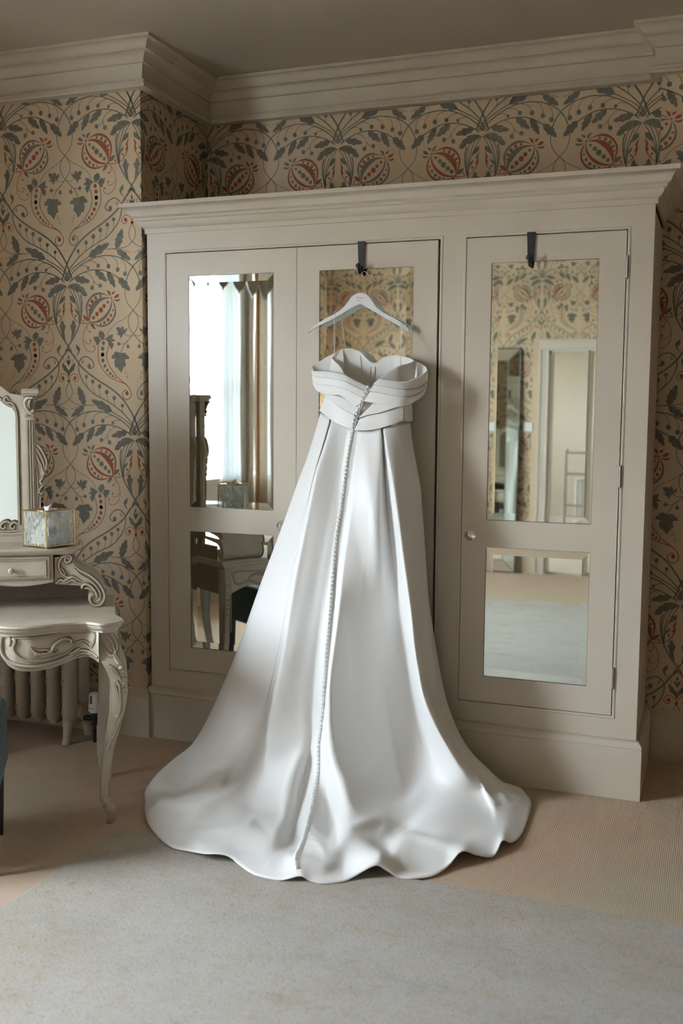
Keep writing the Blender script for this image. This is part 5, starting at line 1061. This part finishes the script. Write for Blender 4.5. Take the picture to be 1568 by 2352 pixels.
# raised scroll ornament on the columns
orn = MB()
for k in range(6):
    for j in range(7):
        cx = xs[k]-RO[0]; cz = .16+.07*j; s = 1 if j % 2 else -1
        P = spiral((0, 0), .020, 1.2*s, .9*s, .003, 14); orn.tube([(cx+s*.002+p[0]*.8, -.1005+.004*(p[0]/.02)**2*2.2, cz+p[1]*1.3) for p in P], .0022, 5)
orn.build('scroll_ornament', M['rad'], RAD, smooth=True)['kind'] = 'stuff'
VL = tag(empty('radiator_valve', (-.196, -.19, 0)), 'white thermostatic valve on a dark pipe beside the radiator', 'valve')
mb = MB(); mb.lathe([(0, .143), (.020, .143), (.026, .150), (.0275, .162), (.0275, .178), (.0245, .184), (.0245, .222), (.021, .234), (.012, .238), (0, .238)], (0, 0, 0), 24); vh = mb.build('valve_head', M['upvc'], VL, smooth=True, angle=35)
mb = MB()
for k in range(9):
    a = -math.pi/2+(k-4)*.16 
    if k in (3, 4, 5): mb.box((.0248*math.cos(a)-.0013, .0248*math.sin(a)-.0015, .190), (.0248*math.cos(a)+.0013, .0248*math.sin(a)+.0015, .226))
for k in range(5): a = -math.pi/2-.5+.25*k; mb.box((.0276*math.cos(a)-.0011, .0276*math.sin(a)-.0012, .166), (.0276*math.cos(a)+.0011, .0276*math.sin(a)+.0012, .171))
mb.build('grip_slot', mat('grey_print', (.12, .12, .12), .6), vh)
mb = MB(); mb.lathe([(0, .085), (.014, .085), (.015, .12), (.013, .135), (.0155, .136), (.0155, .143), (0, .143)], (0, 0, 0), 16); mb.lathe([(0, -.058), (.013, -.058), (.014, -.03), (.0115, -.028), (.0115, 0), (0, 0)], (0, 0, .112), 16, axis='x'); mb.lathe([(0, 0), (.008, 0), (.008, .09), (0, .09)], (0, 0, 0), 14)
mb.build('valve_body', M['black'], VL, smooth=True, angle=40)
# ------------------------------------------------------------------ stool
M['velvet'] = mat('teal_velvet', (.045, .105, .13), .8, sheen=.15, noise=.25, nscale=30, bump=.3, bscale=300)
SL = (PZ(1, 1916, 0)); ST = tag(empty('stool', (SL[0], SL[1], 0), VT), 'teal velvet stool with black tapered legs in front of the dressing table', 'stool')
sw, sd = .46, .34
def rbox(mb, x0, x1, y0, y1, z0, z1, r=.03):
    pts = []
    for (cx, cy, a0) in ((x1-r, y1-r, 0), (x0+r, y1-r, 90), (x0+r, y0+r, 180), (x1-r, y0+r, 270)):
        for k in range(5): a = math.radians(a0+90*k/4); pts.append((cx+r*math.cos(a), cy+r*math.sin(a)))
    pr = [(.012, z0), (.003, z0+.006), (0, z0+.02), (0, z1-.03), (.004, z1-.015), (.016, z1-.004), (.04, z1)]
    rows = [[(*p, z) for p in offset_poly(pts, i)] for i, z in pr]; n = len(pts); mb.grid(rows, cv=True); k = len(mb.v)
    mb.f.append(tuple(k-n+i for i in range(n))); mb.mi.append(0); mb.f.append(tuple(k-n*len(pr)+i for i in reversed(range(n)))); mb.mi.append(0)
mb = MB(); rbox(mb, -sw-.04, .032, -sd-.04, .032, .268, .515); mb.build('seat', M['velvet'], ST, smooth=True, angle=60)
for (x, y) in ((0, 0), (-sw-.01, 0), (0, -sd-.01), (-sw-.01, -sd-.01)):
    mb = MB(); mb.grid([[(x+a*h, y+b*h, z) for a, b in ((-1, -1), (1, -1), (1, 1), (-1, 1))] for z, h in ((.0, .010), (.27, .018))], cv=True); mb.build('leg', M['black'], ST)
# ------------------------------------------------------------------ rug
def rug_mat():
    m = bpy.data.materials.new('speckled_rug'); m.use_nodes = True; nt = m.node_tree; b = nt.nodes['Principled BSDF']; N = nt.nodes.new; L = nt.links.new
    tc = N('ShaderNodeTexCoord')
    def noise(s, d=4, r=.6, sc=(1, 1, 1)):
        mp = N('ShaderNodeMapping'); mp.inputs['Scale'].default_value = sc; L(tc.outputs['Object'], mp.inputs[0])
        n = N('ShaderNodeTexNoise'); n.inputs['Scale'].default_value = s; n.inputs['Detail'].default_value = d; n.inputs['Roughness'].default_value = r; L(mp.outputs[0], n.inputs['Vector']); return n
    def ramp(n, stops):
        r = N('ShaderNodeValToRGB'); 
        while len(r.color_ramp.elements) < len(stops): r.color_ramp.elements.new(.5)
        for e_, (p, c) in zip(r.color_ramp.elements, stops): e_.position = p; e_.color = (*c, 1)
        L(n.outputs['Fac'], r.inputs['Fac']); return r
    base = ramp(noise(2.6, 5, .65, (1, 1.8, 1)), [(.30, (.37, .345, .31)), (.44, (.53, .51, .48)), (.56, (.54, .50, .435)), (.68, (.45, .375, .28))])
    sx = N('ShaderNodeSeparateXYZ'); L(tc.outputs['Object'], sx.inputs[0])
    def mth(op, a, b_=None, v=0.):
        k = N('ShaderNodeMath'); k.operation = op; L(a, k.inputs[0])
        if b_ is not None: L(b_, k.inputs[1])
        else: k.inputs[1].default_value = v
        return k.outputs[0]
    ex = mth('DIVIDE', mth('ABSOLUTE', sx.outputs[0]), v=1.645); ey = mth('DIVIDE', mth('ABSOLUTE', sx.outputs[1]), v=1.605); ed = mth('MAXIMUM', ex, ey)
    bn = noise(3.2, 6, .72, (1, 1.3, 1)); wv = mth('ADD', mth('MULTIPLY', ed, v=.75), mth('MULTIPLY', bn.outputs['Fac'], v=1.5))
    mr = N('ShaderNodeMapRange'); mr.inputs[1].default_value = 1.12; mr.inputs[2].default_value = 1.62; mr.inputs[3].default_value = 0; mr.inputs[4].default_value = .9; L(wv, mr.inputs[0])
    bd = N('ShaderNodeMixRGB'); L(mr.outputs[0], bd.inputs[0]); L(base.outputs[0], bd.inputs[1]); bd.inputs[2].default_value = (.40, .325, .22, 1)
    mid = ramp(noise(26, 3, .7), [(.32, (.40, .315, .22)), (.5, (.50, .48, .44)), (.68, (.40, .405, .405))])
    mx = N('ShaderNodeMixRGB'); mx.blend_type = 'MIX'; mx.inputs[0].default_value = .42; L(bd.outputs[0], mx.inputs[1]); L(mid.outputs[0], mx.inputs[2])
    sp = ramp(noise(150, 3, .7), [(.32, (.25, .235, .22)), (.45, (.96, .96, .96)), (.62, (1, 1, 1)), (.74, (1.15, 1.13, 1.1))])
    m2 = N('ShaderNodeMixRGB'); m2.blend_type = 'MULTIPLY'; m2.inputs[0].default_value = .75; L(mx.outputs[0], m2.inputs[1]); L(sp.outputs[0], m2.inputs[2])
    L(m2.outputs[0], b.inputs['Base Color']); b.inputs['Roughness'].default_value = .95; b.inputs['Specular IOR Level'].default_value = .1; b.inputs['Sheen Weight'].default_value = .2
    bp = N('ShaderNodeBump'); bp.inputs['Strength'].default_value = .6; bp.inputs['Distance'].default_value = .004; L(noise(190, 3).outputs['Fac'], bp.inputs['Height']); L(bp.outputs[0], b.inputs['Normal'])
    return m
M['rug'] = rug_mat()
rx0, rx1, ry0, ry1 = .461, 3.75, -4.23, -1.02
mb = MB(); nx = 60; P = []
for (a, b, n) in (((rx0, ry1), (rx0, ry0), 40), ((rx0, ry0), (rx1, ry0), 40), ((rx1, ry0), (rx1, ry1), 40), ((rx1, ry1), (rx0, ry1), 60)):
    for t in np.linspace(0, 1, n, endpoint=False):
        p = np.array(a)*(1-t)+np.array(b)*t; P.append(p+rng.normal(0, .0022, 2))
P = np.array(P)-np.array((2.1, -2.6)); n = len(P)
rows = [[(*p, .0005) for p in P], [(*p, .004) for p in P*1.0], [(*p, .006) for p in offset_poly(P[::-1], .004)[::-1]]]
mb.grid(rows, cv=True); mb.f.append(tuple(2*n+i for i in range(n))); mb.mi.append(0)
RUG = mb.build('rug', M['rug'], None); RUG.location = (2.1, -2.6, 0); tag(RUG, 'large pale blue-grey speckled rug in the foreground', 'rug')

# ------------------------------------------------------------------ window dressing (seen in the mirror)
def fabric(name, col, translucent=.0, noise=.12, tcol=None):
    m = mat(name, col, .85, noise=noise, nscale=40, bump=.3, bscale=60); nt = m.node_tree
    if translucent:
        o = nt.nodes['Material Output']; b = nt.nodes['Principled BSDF']; t = nt.nodes.new('ShaderNodeBsdfTranslucent'); t.inputs[0].default_value = (*(tcol or col), 1); x = nt.nodes.new('ShaderNodeMixShader'); x.inputs[0].default_value = translucent
        nt.links.new(b.outputs[0], x.inputs[1]); nt.links.new(t.outputs[0], x.inputs[2]); nt.links.new(x.outputs[0], o.inputs[0])
    return m
M['curtain'] = fabric('cream_damask', (.80, .68, .55), .5, .12, (.055, .046, .036)); M['trim'] = fabric('orange_trim', (.85, .30, .08), .5, .12, (.045, .0125, .002)); M['sheer'] = fabric('white_sheer', (.9, .9, .9), .5, .02, (.13, .135, .14)); M['valance'] = fabric('drab_valance', (.30, .27, .21), 0.)
def drape(name, ya, yb, x, z0, z1, amp, folds, m, parent=None, flare=0.):
    rows = []; n = folds*10
    for z in np.linspace(z0, z1, 14):
        row = []
        for i in range(n+1):
            t = i/n; k = 1+flare*(1-(z-z0)/(z1-z0)); yy = ya+(yb-ya)*t*k; row.append((x+amp*math.sin(2*math.pi*folds*t+.3*math.sin(z*3)), yy, z))
        rows.append(row)
    o = MB().grid(rows).build(name, m, parent, smooth=True, angle=180, fixn=False); return o
CU = tag(empty('curtain', (0, 0, 0)), 'cream damask curtain with an orange edge reflected in the left mirror', 'curtain', 'window curtains')
drape('panel', -3.50, -3.74, XL+.12, .01, 2.9, .03, 3, M['curtain'], CU); drape('panel', -3.735, -4.08, XL+.135, .01, 2.9, .028, 4, M['curtain'], CU); drape('edge_trim', -3.715, -3.765, XL+.165, .01, 2.9, .003, 1, M['trim'], CU)
CU2 = tag(empty('curtain', (0, 0, 0)), 'cream damask curtain on the near side of the sash window', 'curtain', 'window curtains')
drape('panel', -2.15, -1.8, XL+.12, .01, 2.9, .035, 4, M['curtain'], CU2)
SHE = drape('sheer_curtain', -3.27, -3.68, XL+.05, .99, 2.9, .02, 5, M['sheer']); tag(SHE, 'white sheer curtain beside the sash window', 'curtain')
rows_t, rows_b = [], []; ys = np.linspace(-4.4, -1.8, 121)
PEL = tag(empty('pelmet', (0, 0, 0)), 'drab pelmet with pointed scallops above the window', 'pelmet')
def sc(y): 
    t = ((y+4.4)/.26) % 1.0; return 2.59-.10*(1-abs(2*t-1)**2.2)-.03*max(0, 1-abs(2*t-1)*8)
mb = MB(); mb.grid([[(XL+.225+.006*math.sin(y*9), y, sc(y)) for y in ys], [(XL+.22, y, 2.9) for y in ys]]); o = mb.build('pelmet_face', M['valance'], PEL, smooth=True, angle=180); mm = o.modifiers.new('t', 'SOLIDIFY'); mm.thickness = .006
MB().tube([(XL+.228+.006*math.sin(y*9), y, sc(y)) for y in ys], .005, 5).build('pelmet_edging', M['sheer'], PEL)
MB().box((XL+.005, -4.4, 2.895), (XL+.225, -1.8, 2.915)).build('pelmet_board', M['valance'], PEL)
# ------------------------------------------------------------------ things on the far wall (seen in the right-hand mirror)
LM = tag(empty('leaning_mirror', (.4, -5.60, 0)), 'tall mirror-bordered floor mirror leaning on the far wall beside the doorway', 'mirror'); 
lw, lh, fb = .27, 2.16, .115
def LP(x, z, d=0.): return (x, -.075*z/lh+d+.01, z)
mb = MB(); mb.add([LP(-lw+fb, fb+.01), LP(lw-fb, fb+.01), LP(lw-fb, lh-fb), LP(-lw+fb, lh-fb)], [(0, 1, 2, 3)]); mb.build('glass', M['mirror'], LM, fixn=False)
O4 = [(-lw, .01), (lw, .01), (lw, lh), (-lw, lh)]; I4 = [(-lw+fb, fb+.01), (lw-fb, fb+.01), (lw-fb, lh-fb), (-lw+fb, lh-fb)]
for i in range(4):
    j = (i+1) % 4; MB().add([LP(*O4[i], -.012), LP(*O4[j], -.012), LP(*I4[j], .004), LP(*I4[i], .004)], [(0, 1, 2, 3)]).build('mirrored_border', M['mirror'], LM, fixn=False)
mb = MB()
for i in range(4): mb.tube([LP(*O4[i], -.012), LP(*O4[(i+1) % 4], -.012)], .006, 6); mb.tube([LP(*I4[i], .004), LP(*I4[(i+1) % 4], .004)], .003, 6); mb.tube([LP(*O4[i], -.011), LP(*I4[i], .004)], .0025, 6)
mb.build('border_beading', M['mirror_edge'], LM, smooth=True)
MB().add([LP(*p, -.022) for p in O4], [(0, 1, 2, 3)]).build('backing', M['black'], LM)
SW = tag(empty('light_switch', (.752, YF, 1.413)), 'white square light switch beside the far doorway', 'switch'); MB().box((-.043, .0005, -.043), (.043, .009, .043)).build('plate', M['upvc'], SW, bevel=.002); MB().box((-.008, .009, -.013), (.008, .013, .013)).build('rocker', M['upvc'], SW, bevel=.001)
# towel rail with a column radiator in the bathroom
TR = tag(empty('towel_rail', (1.15, -7.75, 0)), 'chrome towel rail round a white radiator through the far doorway', 'towel rail')
mb = MB()
for x in (-.30, .30): mb.tube([(x, .1, 0), (x, .1, 1.12)], .014, 10); mb.ball((x, .1, 1.13), .022, 12, 8)
for z in (.20, .50, .86, 1.10): mb.tube([(-.30, .1, z), (.30, .1, z)], .012, 10)
mb.build('rail_frame', M['chrome'], TR, smooth=True)
for k in range(7):
    x = -.19+.063*k; MB().tube([(x, 0, .30), (x, 0, .80)], .019, 10).build('column', M['upvc'], TR, smooth=True)
mb = MB(); mb.tube([(-.22, 0, .31), (.22, 0, .31)], .02, 10); mb.tube([(-.22, 0, .79), (.22, 0, .79)], .02, 10); mb.build('header', M['upvc'], TR, smooth=True)

# unseen wall lamp, added to light the paper that the middle mirror shows
WLM = tag(empty('added_wall_lamp', (-.72, YF, 1.30)), 'added brass wall lamp with a cream shade, unseen in the far corner', 'lamp')
MB().lathe([(0, .001), (.045, .001), (.045, .008), (.03, .016), (0, .018)], (0, 0, 0), 24, axis='y').build('backplate', M['brass'], WLM, smooth=True)
MB().tube(cr(np.array([(0, .015, 0), (0, .06, -.015), (0, .11, 0), (0, .12, .05)]), 8), .007, 8).build('arm', M['brass'], WLM, smooth=True)
M['shade'] = fabric('added_lamp_shade', (.85, .76, .62), .5, .03)
_sh = MB().grid([[(r*math.cos(2*math.pi*j/28), .12+r*math.sin(2*math.pi*j/28), z) for j in range(28)] for r, z in ((.085, .05), (.075, .11), (.06, .18))], cv=True).build('shade', M['shade'], WLM, smooth=True, fixn=False)
MB().ball((0, .12, .10), .022, 12, 9, (1, 1, 1.3)).build('bulb', M['upvc'], WLM, smooth=True)
_l = bpy.data.lights.new('added_wall_lamp_light', 'POINT'); _l.energy = 8.5; _l.color = (1, .92, .82); _l.shadow_soft_size = .02
_lo = bpy.data.objects.new('added_wall_lamp_light', _l); COL.objects.link(_lo); _lo.parent = WLM; _lo.location = (0, .12, .15)
SC.view_settings.exposure = EXPO
